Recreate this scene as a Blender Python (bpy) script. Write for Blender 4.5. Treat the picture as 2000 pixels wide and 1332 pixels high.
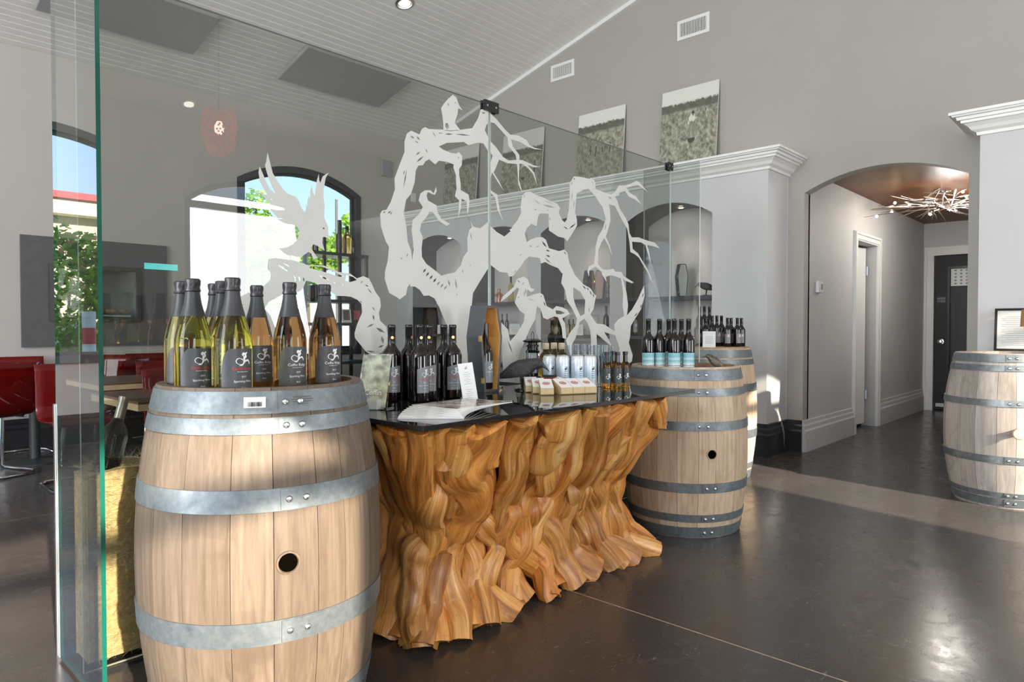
import bpy, bmesh, math, random
from mathutils import Vector, Matrix, noise
from mathutils.geometry import tessellate_polygon
PI = math.pi
SC = bpy.context.scene
for o in list(bpy.data.objects):
    bpy.data.objects.remove(o)

# ------------------------------------------------------------------ camera, world, sun, exposure
EYE = 1.09
FPX, YAW, PITCH = 1344.9, 0.8216, 0.0203
cam_data = bpy.data.cameras.new('camera')
cam_data.sensor_width = 36.0
cam_data.lens = FPX / 2000 * 36.0
cam_data.clip_start = 0.05
cam_data.clip_end = 300
cam = bpy.data.objects.new('camera', cam_data)
SC.collection.objects.link(cam)
cam.location = (0, 0, EYE)
cam.rotation_euler = (PI / 2 - PITCH, 0, -YAW)
SC.camera = cam

SC.view_settings.view_transform = 'Standard'
SC.view_settings.look = 'None'
SC.view_settings.gamma = 1.0
SC.view_settings.use_curve_mapping = False
SC.view_settings.exposure = 0.2
SC.cycles.use_denoising = True
SC.cycles.max_bounces = 14
SC.cycles.diffuse_bounces = 6
SC.cycles.glossy_bounces = 6
SC.cycles.transmission_bounces = 12
SC.cycles.transparent_max_bounces = 24
SC.cycles.sample_clamp_indirect = 6.0
SC.cycles.caustics_reflective = False
SC.cycles.caustics_refractive = False

world = bpy.data.worlds.new('sky')
SC.world = world
world.use_nodes = True
wn, wl = world.node_tree.nodes, world.node_tree.links
wn.clear()
w_out = wn.new('ShaderNodeOutputWorld')
w_bg = wn.new('ShaderNodeBackground')
w_tc = wn.new('ShaderNodeTexCoord')
w_sep = wn.new('ShaderNodeSeparateXYZ')
w_ramp = wn.new('ShaderNodeValToRGB')
w_ramp.color_ramp.elements[0].position = 0.0
w_ramp.color_ramp.elements[0].color = (0.62, 0.74, 0.88, 1)
w_ramp.color_ramp.elements[1].position = 0.75
w_ramp.color_ramp.elements[1].color = (0.20, 0.40, 0.78, 1)
e = w_ramp.color_ramp.elements.new(0.22)
e.color = (0.40, 0.60, 0.88, 1)
wl.new(w_tc.outputs['Generated'], w_sep.inputs[0])
wl.new(w_sep.outputs['Z'], w_ramp.inputs[0])
wl.new(w_ramp.outputs[0], w_bg.inputs['Color'])
w_bg.inputs['Strength'].default_value = 2.3
wl.new(w_bg.outputs[0], w_out.inputs[0])

SUN_DIR = Vector((0.215, 1.0, -0.362)).normalized()
sun_data = bpy.data.lights.new('sun', 'SUN')
sun_data.energy = 13.0
sun_data.angle = math.radians(0.7)
sun_data.color = (1.0, 0.88, 0.72)
sun = bpy.data.objects.new('sun', sun_data)
SC.collection.objects.link(sun)
sun.rotation_euler = SUN_DIR.to_track_quat('-Z', 'Y').to_euler()

def area_light(name, loc, direction, sx, sy, energy, color=(1, 1, 1)):
    d = bpy.data.lights.new(name, 'AREA')
    d.shape = 'RECTANGLE'; d.size = sx; d.size_y = sy; d.energy = energy; d.color = color
    o = bpy.data.objects.new(name, d); SC.collection.objects.link(o)
    o.location = loc
    o.rotation_euler = Vector(direction).to_track_quat('-Z', 'Z').to_euler()
    return o
# daylight entering by the front windows; added soft fill at the invented left opening
for wx in (-5.2, -0.7, 4.18):
    area_light('daylight_front_window', (wx, -3.75, 1.75), (0, 1, 0.25), 1.6, 2.1, 110, (1.0, 0.985, 0.96))
area_light('fill_left_opening', (-7.1, 2.0, 1.9), (1, 0, 0.22), 8.5, 3.4, 1050, (1.0, 0.985, 0.965))

# ------------------------------------------------------------------ pixel helper (photo frame 2000 x 1332)
_sa, _ca, _st, _ct = math.sin(YAW), math.cos(YAW), math.sin(PITCH), math.cos(PITCH)
CF = Vector((_sa * _ct, _ca * _ct, -_st)); CR = Vector((_ca, -_sa, 0)); CU = CR.cross(CF)
def at(px, py, X=None, Y=None, Z=None, D=None):
    d = CF + CR * ((px - 1000) / FPX) + CU * ((666 - py) / FPX)
    if D is not None: k = D
    elif X is not None: k = X / d.x
    elif Y is not None: k = Y / d.y
    else: k = (Z - EYE) / d.z
    return Vector((0, 0, EYE)) + d * k

# ------------------------------------------------------------------ materials
MATS = {}
def nt(name):
    m = bpy.data.materials.new(name); m.use_nodes = True
    t = m.node_tree; t.nodes.clear()
    out = t.nodes.new('ShaderNodeOutputMaterial')
    MATS[name] = m
    return m, t, out
def rgba(c): return (c[0], c[1], c[2], 1)
def setp(b, **k):
    for n, v in k.items():
        b.inputs[n.replace('_', ' ')].default_value = v
def coords(t, kind='Object', scale=(1, 1, 1), rnd=False):
    tc = t.nodes.new('ShaderNodeTexCoord'); mp = t.nodes.new('ShaderNodeMapping')
    mp.inputs['Scale'].default_value = scale
    src = tc.outputs[kind]
    if rnd:
        oi = t.nodes.new('ShaderNodeObjectInfo'); mu = t.nodes.new('ShaderNodeMath'); mu.operation = 'MULTIPLY'
        mu.inputs[1].default_value = 60
        t.links.new(oi.outputs['Random'], mu.inputs[0])
        ad = t.nodes.new('ShaderNodeVectorMath'); ad.operation = 'ADD'
        t.links.new(src, ad.inputs[0]); t.links.new(mu.outputs[0], ad.inputs[1]); src = ad.outputs[0]
    t.links.new(src, mp.inputs['Vector'])
    return mp.outputs[0]
def noise_tex(t, vec, scale, detail=4, rough=0.55, dist=0.0):
    n = t.nodes.new('ShaderNodeTexNoise')
    n.inputs['Scale'].default_value = scale; n.inputs['Detail'].default_value = detail
    n.inputs['Roughness'].default_value = rough; n.inputs['Distortion'].default_value = dist
    t.links.new(vec, n.inputs['Vector'])
    return n.outputs['Fac']
def ramp(t, fac, stops):
    r = t.nodes.new('ShaderNodeValToRGB')
    els = r.color_ramp.elements
    els[0].position, els[0].color = stops[0][0], rgba(stops[0][1])
    els[1].position, els[1].color = stops[-1][0], rgba(stops[-1][1])
    for p, c in stops[1:-1]:
        el = els.new(p); el.color = rgba(c)
    t.links.new(fac, r.inputs[0])
    return r.outputs[0]
def mixc(t, fac, a, b, mode='MIX'):
    m = t.nodes.new('ShaderNodeMix'); m.data_type = 'RGBA'; m.blend_type = mode
    for v, i in ((fac, 0), (a, 6), (b, 7)):
        if isinstance(v, (int, float)): m.inputs[i].default_value = v
        elif isinstance(v, tuple): m.inputs[i].default_value = rgba(v)
        else: t.links.new(v, m.inputs[i])
    return m.outputs[2]
def bump(t, h, strength, dist, b):
    n = t.nodes.new('ShaderNodeBump'); n.inputs['Strength'].default_value = strength; n.inputs['Distance'].default_value = dist
    t.links.new(h, n.inputs['Height']); t.links.new(n.outputs[0], b.inputs['Normal'])
def plain(name, col, rough=0.5, metal=0.0, vary=0.06, scale=8.0, bmp=0.0, coat=0.0, kind='Object', **kw):
    """a paint-like surface: one colour with slight procedural mottling"""
    if name in MATS: return MATS[name]
    m, t, out = nt(name)
    b = t.nodes.new('ShaderNodeBsdfPrincipled')
    setp(b, Roughness=rough, Metallic=metal)
    if coat: b.inputs['Coat Weight'].default_value = coat; b.inputs['Coat Roughness'].default_value = 0.05
    for k, v in kw.items(): b.inputs[k.replace('_', ' ')].default_value = v
    f = noise_tex(t, coords(t, kind), scale)
    lo = tuple(max(0, c * (1 - vary)) for c in col); hi = tuple(min(1, c * (1 + vary)) for c in col)
    t.links.new(ramp(t, f, [(0.3, lo), (0.7, hi)]), b.inputs['Base Color'])
    if bmp: bump(t, f, bmp, 0.01, b)
    t.links.new(b.outputs[0], out.inputs[0])
    return m
def emissive(name, col, strength):
    if name in MATS: return MATS[name]
    m, t, out = nt(name)
    em = t.nodes.new('ShaderNodeEmission'); em.inputs[0].default_value = rgba(col); em.inputs[1].default_value = strength
    t.links.new(em.outputs[0], out.inputs[0]); return m
def clear_glass(name, tint=(0.80, 0.815, 0.80), ior=1.5, gain=1.7, rough=0.0):
    """plate glass: see-through with a Fresnel reflection on the face the light strikes"""
    m, t, out = nt(name)
    tr = t.nodes.new('ShaderNodeBsdfTransparent'); tr.inputs[0].default_value = rgba(tint)
    gl = t.nodes.new('ShaderNodeBsdfGlossy'); gl.inputs['Roughness'].default_value = rough
    fr = t.nodes.new('ShaderNodeFresnel'); fr.inputs['IOR'].default_value = ior
    ge = t.nodes.new('ShaderNodeNewGeometry')
    inv = t.nodes.new('ShaderNodeMath'); inv.operation = 'SUBTRACT'; inv.inputs[0].default_value = 1.0
    t.links.new(ge.outputs['Backfacing'], inv.inputs[1])
    mu = t.nodes.new('ShaderNodeMath'); mu.operation = 'MULTIPLY'; t.links.new(fr.outputs[0], mu.inputs[0]); t.links.new(inv.outputs[0], mu.inputs[1])
    mg = t.nodes.new('ShaderNodeMath'); mg.operation = 'MULTIPLY'; mg.use_clamp = True; mg.inputs[1].default_value = gain
    t.links.new(mu.outputs[0], mg.inputs[0])
    mx = t.nodes.new('ShaderNodeMixShader'); t.links.new(mg.outputs[0], mx.inputs[0]); t.links.new(tr.outputs[0], mx.inputs[1]); t.links.new(gl.outputs[0], mx.inputs[2])
    t.links.new(mx.outputs[0], out.inputs[0]); return m
def liquid_glass(name, col, ior=1.33, rough=0.0):
    m, t, out = nt(name)
    b = t.nodes.new('ShaderNodeBsdfPrincipled')
    b.inputs['Base Color'].default_value = rgba(col); b.inputs['Transmission Weight'].default_value = 1.0
    setp(b, Roughness=rough, IOR=ior)
    t.links.new(b.outputs[0], out.inputs[0]); return m
def tinted(name, col, ior=1.45, gain=1.3):
    return clear_glass(name, col, ior, gain)

def oak(name, tones, grey=0.0):
    m, t, out = nt(name)
    b = t.nodes.new('ShaderNodeBsdfPrincipled'); setp(b, Roughness=0.62)
    v = coords(t, 'Object', (1, 1, 1), rnd=True)
    mp = t.nodes.new('ShaderNodeMapping'); mp.inputs['Scale'].default_value = (34, 34, 1.6); t.links.new(v, mp.inputs[0])
    g = noise_tex(t, mp.outputs[0], 1.6, 6, 0.65, 0.6)
    big = noise_tex(t, v, 3.2, 4, 0.6, 0.8)
    c1 = ramp(t, g, [(0.25, tones[0]), (0.5, tones[1]), (0.75, tones[2])])
    oi = t.nodes.new('ShaderNodeObjectInfo')
    c2 = mixc(t, 0.75, c1, ramp(t, oi.outputs['Random'], [(0, (0.66, 0.62, 0.58)), (0.5, (0.88, 0.86, 0.83)), (1, (1.0, 0.98, 0.95))]), 'MULTIPLY')
    c3 = mixc(t, ramp(t, big, [(0.54, (0, 0, 0)), (0.72, (0.7, 0.7, 0.7))]), c2, tones[3])
    t.links.new(c3, b.inputs['Base Color'])
    bump(t, g, 0.18, 0.004, b)
    t.links.new(b.outputs[0], out.inputs[0]); return m

def galvanised(name):
    m, t, out = nt(name)
    b = t.nodes.new('ShaderNodeBsdfPrincipled'); setp(b, Metallic=0.55)
    v = coords(t, 'Object')
    n1 = noise_tex(t, v, 9, 6, 0.7, 0.4); n2 = noise_tex(t, v, 55, 3, 0.6)
    c = mixc(t, 0.35, ramp(t, n1, [(0.3, (0.09, 0.112, 0.13)), (0.52, (0.165, 0.195, 0.21)), (0.75, (0.27, 0.29, 0.29))]), ramp(t, n2, [(0.3, (0.11, 0.13, 0.14)), (0.7, (0.29, 0.305, 0.305))]))
    t.links.new(c, b.inputs['Base Color'])
    t.links.new(ramp(t, n1, [(0.3, (0.55, 0.55, 0.55)), (0.7, (0.36, 0.36, 0.36))]), b.inputs['Roughness'])
    t.links.new(b.outputs[0], out.inputs[0]); return m

def concrete_floor(name):
    m, t, out = nt(name)
    b = t.nodes.new('ShaderNodeBsdfPrincipled')
    v = coords(t, 'Object')
    n1 = noise_tex(t, v, 0.9, 7, 0.62, 0.7); n2 = noise_tex(t, v, 6, 8, 0.7, 1.4); n3 = noise_tex(t, v, 1.7, 4, 0.5, 2.2)
    base = ramp(t, n1, [(0.3, (0.026, 0.0215, 0.0185)), (0.55, (0.042, 0.0345, 0.0295)), (0.75, (0.064, 0.052, 0.044))])
    base = mixc(t, ramp(t, n2, [(0.55, (0, 0, 0)), (0.8, (0.45, 0.45, 0.45))]), base, (0.075, 0.062, 0.052))
    # worn scratches: thin bands of a strongly distorted noise, only where traffic rubbed
    mp = t.nodes.new('ShaderNodeMapping'); mp.inputs['Scale'].default_value = (1.0, 2.1, 1); t.links.new(v, mp.inputs[0])
    sc = noise_tex(t, mp.outputs[0], 3.0, 2, 0.4, 5.0)
    line = ramp(t, sc, [(0.492, (0, 0, 0)), (0.5, (1, 1, 1)), (0.508, (0, 0, 0))])
    where = ramp(t, n3, [(0.5, (0, 0, 0)), (0.68, (0.7, 0.7, 0.7))])
    base = mixc(t, mixc(t, 1.0, line, where, 'MULTIPLY'), base, (0.24, 0.21, 0.18))
    t.links.new(base, b.inputs['Base Color'])
    t.links.new(ramp(t, n2, [(0.3, (0.17, 0.17, 0.17)), (0.75, (0.34, 0.34, 0.34))]), b.inputs['Roughness'])
    b.inputs['Sheen Weight'].default_value = 0.035; b.inputs['Sheen Roughness'].default_value = 0.4
    bump(t, n2, 0.06, 0.004, b)
    t.links.new(b.outputs[0], out.inputs[0]); return m

def root_wood(name):
    m, t, out = nt(name)
    b = t.nodes.new('ShaderNodeBsdfPrincipled'); setp(b, Roughness=0.42)
    uv = t.nodes.new('ShaderNodeUVMap'); oi = t.nodes.new('ShaderNodeObjectInfo')
    mu = t.nodes.new('ShaderNodeMath'); mu.operation = 'MULTIPLY'; mu.inputs[1].default_value = 40; t.links.new(oi.outputs['Random'], mu.inputs[0])
    ad = t.nodes.new('ShaderNodeVectorMath'); ad.operation = 'ADD'; t.links.new(uv.outputs[0], ad.inputs[0]); t.links.new(mu.outputs[0], ad.inputs[1])
    mp = t.nodes.new('ShaderNodeMapping'); mp.inputs['Scale'].default_value = (9, 0.9, 1); t.links.new(ad.outputs[0], mp.inputs[0])
    g = noise_tex(t, mp.outputs[0], 2.6, 7, 0.7, 0.5)
    ob = noise_tex(t, coords(t, 'Object'), 5.0, 5, 0.6, 1.0)
    ob2 = noise_tex(t, coords(t, 'Object'), 11.0, 5, 0.65, 2.0)
    c = ramp(t, g, [(0.26, (0.065, 0.024, 0.008)), (0.41, (0.42, 0.175, 0.038)), (0.54, (0.74, 0.38, 0.105)), (0.74, (0.94, 0.68, 0.33))])
    c = mixc(t, ramp(t, ob, [(0.5, (0, 0, 0)), (0.7, (0.55, 0.55, 0.55))]), c, (0.52, 0.185, 0.022))
    c = mixc(t, ramp(t, ob2, [(0.58, (0, 0, 0)), (0.75, (0.75, 0.75, 0.75))]), c, (0.17, 0.085, 0.04))
    c = mixc(t, 0.85, c, ramp(t, oi.outputs['Random'], [(0, (0.55, 0.42, 0.30)), (0.3, (1, 0.90, 0.74)), (0.55, (0.92, 0.66, 0.40)), (0.8, (1.0, 0.95, 0.86)), (1, (0.70, 0.64, 0.60))]), 'MULTIPLY')
    t.links.new(c, b.inputs['Base Color'])
    b.inputs['Coat Weight'].default_value = 0.25; b.inputs['Coat Roughness'].default_value = 0.25
    bump(t, g, 0.5, 0.012, b)
    t.links.new(b.outputs[0], out.inputs[0]); return m

def field_photo(name, seed, skyline):
    """old sepia photograph of a field: pale sky, a dark hedge line, furrows and crops"""
    m, t, out = nt(name)
    b = t.nodes.new('ShaderNodeBsdfPrincipled'); setp(b, Roughness=0.45)
    uv = t.nodes.new('ShaderNodeUVMap'); sep = t.nodes.new('ShaderNodeSeparateXYZ'); t.links.new(uv.outputs[0], sep.inputs[0])
    ad = t.nodes.new('ShaderNodeVectorMath'); ad.operation = 'ADD'; ad.inputs[1].default_value = (seed * 3.7, seed * 1.3, 0); t.links.new(uv.outputs[0], ad.inputs[0])
    n = noise_tex(t, ad.outputs[0], 22, 5, 0.65)
    n2 = noise_tex(t, ad.outputs[0], 5, 4, 0.6)
    wv = t.nodes.new('ShaderNodeTexWave'); wv.wave_type = 'BANDS'; wv.bands_direction = 'DIAGONAL'
    wv.inputs['Scale'].default_value = 2.6; wv.inputs['Distortion'].default_value = 7.0; wv.inputs['Detail'].default_value = 3; wv.inputs['Detail Scale'].default_value = 3
    t.links.new(ad.outputs[0], wv.inputs['Vector'])
    ground = mixc(t, 0.35, ramp(t, n, [(0.34, (0.05, 0.052, 0.038)), (0.52, (0.26, 0.265, 0.20)), (0.68, (0.55, 0.55, 0.45))]), ramp(t, wv.outputs[0], [(0, (0.17, 0.175, 0.13)), (1, (0.50, 0.50, 0.41))]))
    # hedge band under the skyline
    wob = t.nodes.new('ShaderNodeMath'); wob.operation = 'MULTIPLY_ADD'; wob.inputs[1].default_value = 0.09; t.links.new(n, wob.inputs[0]); t.links.new(sep.outputs['Y'], wob.inputs[2])
    hedge = ramp(t, wob.outputs[0], [(skyline - 0.06, (0, 0, 0)), (skyline - 0.04, (0.85, 0.85, 0.85)), (skyline + 0.045, (0.85, 0.85, 0.85)), (skyline + 0.05, (0, 0, 0))])
    sky = ramp(t, wob.outputs[0], [(skyline + 0.03, (0, 0, 0)), (skyline + 0.05, (1, 1, 1))])
    c = mixc(t, hedge, ground, (0.10, 0.105, 0.08))
    c = mixc(t, sky, c, (0.70, 0.70, 0.64))
    t.links.new(c, b.inputs['Base Color'])
    t.links.new(b.outputs[0], out.inputs[0]); return m

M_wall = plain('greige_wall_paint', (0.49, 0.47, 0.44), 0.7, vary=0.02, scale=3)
M_gable = plain('greige_wall_paint_dimmed', (0.385, 0.37, 0.34), 0.7, vary=0.02, scale=3)  # the wall paint again, with the gable's dimmer light put into the colour
M_wall_lo = plain('pale_grey_wall_paint', (0.56, 0.56, 0.565), 0.65, vary=0.02, scale=3)
M_white = plain('white_trim_paint', (0.80, 0.80, 0.785), 0.42, vary=0.02)
M_ceil = plain('white_board_paint', (0.84, 0.83, 0.80), 0.5, vary=0.03, scale=4)
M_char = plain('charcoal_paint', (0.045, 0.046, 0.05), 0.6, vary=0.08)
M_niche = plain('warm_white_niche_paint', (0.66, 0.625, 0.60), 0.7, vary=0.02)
M_black = plain('black_gloss_paint', (0.018, 0.018, 0.02), 0.25, vary=0.1)
M_blackmat = plain('black_matt', (0.015, 0.015, 0.016), 0.6, vary=0.1)
M_frame = plain('dark_bronze_frame', (0.035, 0.04, 0.048), 0.4, vary=0.15, scale=20)
M_slate = plain('slate_grey_panel', (0.10, 0.102, 0.105), 0.55, vary=0.1, scale=12)
M_felt = plain('grey_acoustic_felt', (0.34, 0.34, 0.345), 0.95, vary=0.07, scale=150, bmp=0.2)
M_floor = concrete_floor('stained_concrete')
M_joint = plain('pale_joint_filler', (0.42, 0.34, 0.26), 0.8, vary=0.2, scale=30)
M_brown = plain('copper_brown_paint', (0.14, 0.052, 0.017), 0.5, vary=0.35, scale=2.2)
M_chrome = plain('chrome', (0.75, 0.76, 0.78), 0.12, 1.0, vary=0.02)
M_steel = plain('brushed_steel', (0.55, 0.56, 0.57), 0.3, 1.0, vary=0.05)
M_brass = plain('brass', (0.75, 0.50, 0.16), 0.3, 1.0, vary=0.08)
M_hoop = galvanised('galvanised_hoop')
M_oak1 = oak('oak_sunlit_pink', [(0.095, 0.067, 0.046), (0.165, 0.122, 0.086), (0.225, 0.174, 0.127), (0.085, 0.055, 0.036)])
M_oak2 = oak('oak_honey', [(0.36, 0.25, 0.165), (0.53, 0.40, 0.28), (0.64, 0.51, 0.375), (0.34, 0.20, 0.11)])
M_oak3 = oak('oak_pale', [(0.46, 0.32, 0.20), (0.62, 0.47, 0.33), (0.74, 0.60, 0.45), (0.42, 0.28, 0.17)])
M_oak4 = oak('oak_weathered_grey', [(0.29, 0.26, 0.235), (0.42, 0.385, 0.355), (0.54, 0.505, 0.47), (0.18, 0.15, 0.13)])
M_head = oak('oak_head_boards', [(0.30, 0.18, 0.10), (0.45, 0.30, 0.18), (0.55, 0.40, 0.26), (0.26, 0.14, 0.07)])
M_root = root_wood('oiled_root_wood')
M_glass = clear_glass('plate_glass', gain=1.9, ior=1.52)
M_glassfin = clear_glass('plate_glass_fin', gain=2.2, ior=1.52)
M_edge = plain('green_glass_edge', (0.006, 0.10, 0.072), 0.12, vary=0.25, scale=3, Specular_IOR_Level=0.7)
M_edgeL = plain('pale_glass_edge', (0.62, 0.68, 0.66), 0.2, vary=0.05)
M_smoked = plain('smoked_glass_top', (0.02, 0.019, 0.017), 0.02, vary=0.1)
M_paper = plain('white_paper', (0.84, 0.84, 0.83), 0.5, vary=0.02)
M_ink = plain('black_ink', (0.02, 0.02, 0.02), 0.5)
M_inkgrey = plain('grey_ink', (0.28, 0.28, 0.28), 0.5)
M_print = plain('silver_white_ink', (0.82, 0.82, 0.82), 0.4)
M_redink = plain('red_ink', (0.62, 0.02, 0.035), 0.4)
M_lab = plain('charcoal_label', (0.052, 0.055, 0.06), 0.45, vary=0.15, scale=40)
M_labgrey = plain('graphite_label', (0.21, 0.22, 0.235), 0.35, vary=0.12, scale=40)
M_foil = plain('dark_foil', (0.045, 0.045, 0.048), 0.34, 0.5, vary=0.25, scale=60)
M_foilneck = plain('satin_black_capsule', (0.035, 0.037, 0.042), 0.42, vary=0.15)
M_wine = plain('dark_wine_glass', (0.006, 0.003, 0.003), 0.03, vary=0.1, Specular_IOR_Level=0.6)
M_neck = plain('black_capsule', (0.012, 0.012, 0.012), 0.12, vary=0.2)
M_greenglass = liquid_glass('yellow_green_wine', (0.88, 0.85, 0.28))
M_roseglass = liquid_glass('amber_wine', (0.80, 0.42, 0.16))
M_orangeglass = liquid_glass('orange_sauce', (0.85, 0.42, 0.07))
M_goldglass = liquid_glass('golden_wine', (0.85, 0.68, 0.18))
M_tumbler = clear_glass('tumbler_glass', (0.90, 0.92, 0.93), 1.5, 2.6)
M_acryl = clear_glass('red_acrylic', (0.42, 0.03, 0.03), 1.49, 1.6)
M_redshell = plain('red_acrylic_shell', (0.30, 0.012, 0.012), 0.08, vary=0.1, Transmission_Weight=0.35)

# ------------------------------------------------------------------ mesh building
def tri_fill(loops):
    """triangulate 2-D loops (first outer, rest holes); indices run over the concatenated points"""
    return tessellate_polygon([[Vector((p[0], p[1], 0)) for p in lp] for lp in loops])
class MB:
    def __init__(s): s.v, s.f, s.m, s.uv = [], [], [], {}
    def add(s, verts, faces, mi=0, uvs=None):
        b = len(s.v); s.v += [tuple(p) for p in verts]
        for k, fc in enumerate(faces):
            s.f.append(tuple(b + i for i in fc)); s.m.append(mi)
            if uvs is not None: s.uv[len(s.f) - 1] = [uvs[i] for i in fc]
        return s
    def box(s, lo, hi, mi=0, M=None, ch=0.0):
        x0, y0, z0 = lo; x1, y1, z1 = hi
        if ch > 0:
            c = ch; pts = []
            for sx, xa in ((1, x0), (-1, x1)):
                for sy, ya in ((1, y0), (-1, y1)):
                    for sz, za in ((1, z0), (-1, z1)):
                        pts += [(xa, ya + sy * c, za + sz * c), (xa + sx * c, ya, za + sz * c), (xa + sx * c, ya + sy * c, za)]
            bm = bmesh.new()
            for p in pts: bm.verts.new(p)
            r = bmesh.ops.convex_hull(bm, input=bm.verts)
            bm.verts.index_update()
            vs = [v.co.copy() for v in bm.verts]; fs = [[v.index for v in f.verts] for f in bm.faces]
            bm.free()
        else:
            vs = [Vector(p) for p in ((x0, y0, z0), (x1, y0, z0), (x1, y1, z0), (x0, y1, z0), (x0, y0, z1), (x1, y0, z1), (x1, y1, z1), (x0, y1, z1))]
            fs = [(0, 3, 2, 1), (4, 5, 6, 7), (0, 1, 5, 4), (1, 2, 6, 5), (2, 3, 7, 6), (3, 0, 4, 7)]
        if M is not None: vs = [M @ Vector(p) for p in vs]
        return s.add(vs, fs, mi)
    def lathe(s, prof, n=24, mi=0, M=None, cap=True, a0=0.0, a1=2 * PI):
        full = abs(a1 - a0 - 2 * PI) < 1e-6; cols = n if full else n + 1
        vs, fs = [], []
        for r, z in prof:
            for k in range(cols):
                a = a0 + (a1 - a0) * k / n
                vs.append(Vector((r * math.cos(a), r * math.sin(a), z)))
        for i in range(len(prof) - 1):
            for k in range(n):
                k2 = (k + 1) % cols
                fs.append((i * cols + k, i * cols + k2, (i + 1) * cols + k2, (i + 1) * cols + k))
        if cap and full:
            if prof[0][0] > 1e-5: fs.append(tuple(range(cols - 1, -1, -1)))
            if prof[-1][0] > 1e-5: fs.append(tuple(range((len(prof) - 1) * cols, len(prof) * cols)))
        if M is not None: vs = [M @ p for p in vs]
        return s.add(vs, fs, mi)
    def tube(s, path, r, n=8, mi=0, cap=True, closed=False):
        P = [Vector(p) for p in path]; rr = r if isinstance(r, (list, tuple)) else [r] * len(P)
        vs, fs = [], []; prev = None
        N = len(P)
        for i, p in enumerate(P):
            if closed: d = (P[(i + 1) % N] - P[i - 1]).normalized()
            else: d = (P[min(i + 1, N - 1)] - P[max(i - 1, 0)]).normalized()
            if prev is None:
                up = Vector((0, 0, 1)) if abs(d.z) < 0.9 else Vector((1, 0, 0))
                x = d.cross(up).normalized()
            else:
                x = (prev - d * prev.dot(d)).normalized()
            prev = x; y = d.cross(x)
            for k in range(n):
                a = 2 * PI * k / n
                vs.append(p + (x * math.cos(a) + y * math.sin(a)) * rr[i])
        for i in range(N if closed else N - 1):
            j = (i + 1) % N
            for k in range(n):
                fs.append((i * n + k, i * n + (k + 1) % n, j * n + (k + 1) % n, j * n + k))
        if cap and not closed:
            fs.append(tuple(range(n - 1, -1, -1))); fs.append(tuple(range((N - 1) * n, N * n)))
        return s.add(vs, fs, mi)
    def prism(s, loops, h0, h1, to3, mi=0, mside=None, mhole=None, two=True):
        """2-D loops extruded from h0 to h1; to3(u, v, h) places a point"""
        tris = tri_fill(loops); pts = [p for lp in loops for p in lp]; n = len(pts)
        a = [to3(p[0], p[1], h0) for p in pts]; b = [to3(p[0], p[1], h1) for p in pts]
        base = len(s.v); s.v += [tuple(p) for p in a + b]
        for t in tris:
            s.f.append((base + t[0], base + t[1], base + t[2])); s.m.append(mi)
            s.f.append((base + n + t[2], base + n + t[1], base + n + t[0])); s.m.append(mi)
        off = 0
        for li, lp in enumerate(loops):
            k = len(lp); mm = (mside if mside is not None else mi) if li == 0 else (mhole if mhole is not None else (mside if mside is not None else mi))
            for i in range(k):
                j = (i + 1) % k
                s.f.append((base + off + i, base + off + j, base + n + off + j, base + n + off + i)); s.m.append(mm)
            off += k
        return s
    def sheet(s, grid, mi=0, uv=True):
        R, Cn = len(grid), len(grid[0])
        vs = [p for row in grid for p in row]; uvs = [(c / (Cn - 1), r / (R - 1)) for r in range(R) for c in range(Cn)]
        fs = [(r * Cn + c, r * Cn + c + 1, (r + 1) * Cn + c + 1, (r + 1) * Cn + c) for r in range(R - 1) for c in range(Cn - 1)]
        return s.add(vs, fs, mi, uvs if uv else None)
    def mesh(s, name, mats, smooth=False, fixn=True):
        me = bpy.data.meshes.new(name); me.from_pydata(s.v, [], s.f)
        for m in (mats if isinstance(mats, (list, tuple)) else [mats]): me.materials.append(m)
        me.polygons.foreach_set('material_index', s.m)
        if s.uv:
            ul = me.uv_layers.new(name='UVMap')
            for p in me.polygons:
                if p.index in s.uv:
                    for li, c in zip(p.loop_indices, s.uv[p.index]): ul.data[li].uv = c
        if fixn:
            bm = bmesh.new(); bm.from_mesh(me); bmesh.ops.recalc_face_normals(bm, faces=bm.faces); bm.to_mesh(me); bm.free()
        if smooth:
            me.polygons.foreach_set('use_smooth', [True] * len(me.polygons))
            if smooth != 'all':
                me.set_sharp_from_angle(angle=math.radians(38))
        me.update(); return me
    def build(s, name, mats, parent=None, smooth=False, loc=(0, 0, 0), rot=(0, 0, 0), fixn=True):
        return link(name, s.mesh(name, mats, smooth, fixn), parent, loc, rot)
def link(name, me, parent=None, loc=(0, 0, 0), rot=(0, 0, 0)):
    o = bpy.data.objects.new(name, me); SC.collection.objects.link(o)
    o.location = loc; o.rotation_euler = rot
    if parent is not None: o.parent = parent
    return o
def tag(o, label, cat, group=None):
    o['label'] = label; o['category'] = cat
    if group: o['group'] = group
    return o
def thing(name, label, cat, loc=(0, 0, 0), rz=0.0, group=None, rot=None):
    o = link(name, None, None, loc, rot if rot else (0, 0, rz))
    o.empty_display_size = 0.1
    return tag(o, label, cat, group)
def struct(o): o['kind'] = 'structure'; return o
def dup(root, loc, rz=None, label=None, group=None):
    def cp(o, par):
        c = o.copy(); SC.collection.objects.link(c); c.parent = par
        for ch in o.children: cp(ch, c)
        return c
    r = cp(root, None); r.location = loc
    if rz is not None: r.rotation_euler = (0, 0, rz)
    if label: r['label'] = label
    if group: r['group'] = group
    return r
def face_cam(p): return math.atan2(-p[1], -p[0])   # heading from a point towards the camera
T4 = Matrix.Translation
def RX(a): return Matrix.Rotation(a, 4, 'X')
def RY(a): return Matrix.Rotation(a, 4, 'Y')
def RZ(a): return Matrix.Rotation(a, 4, 'Z')
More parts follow.
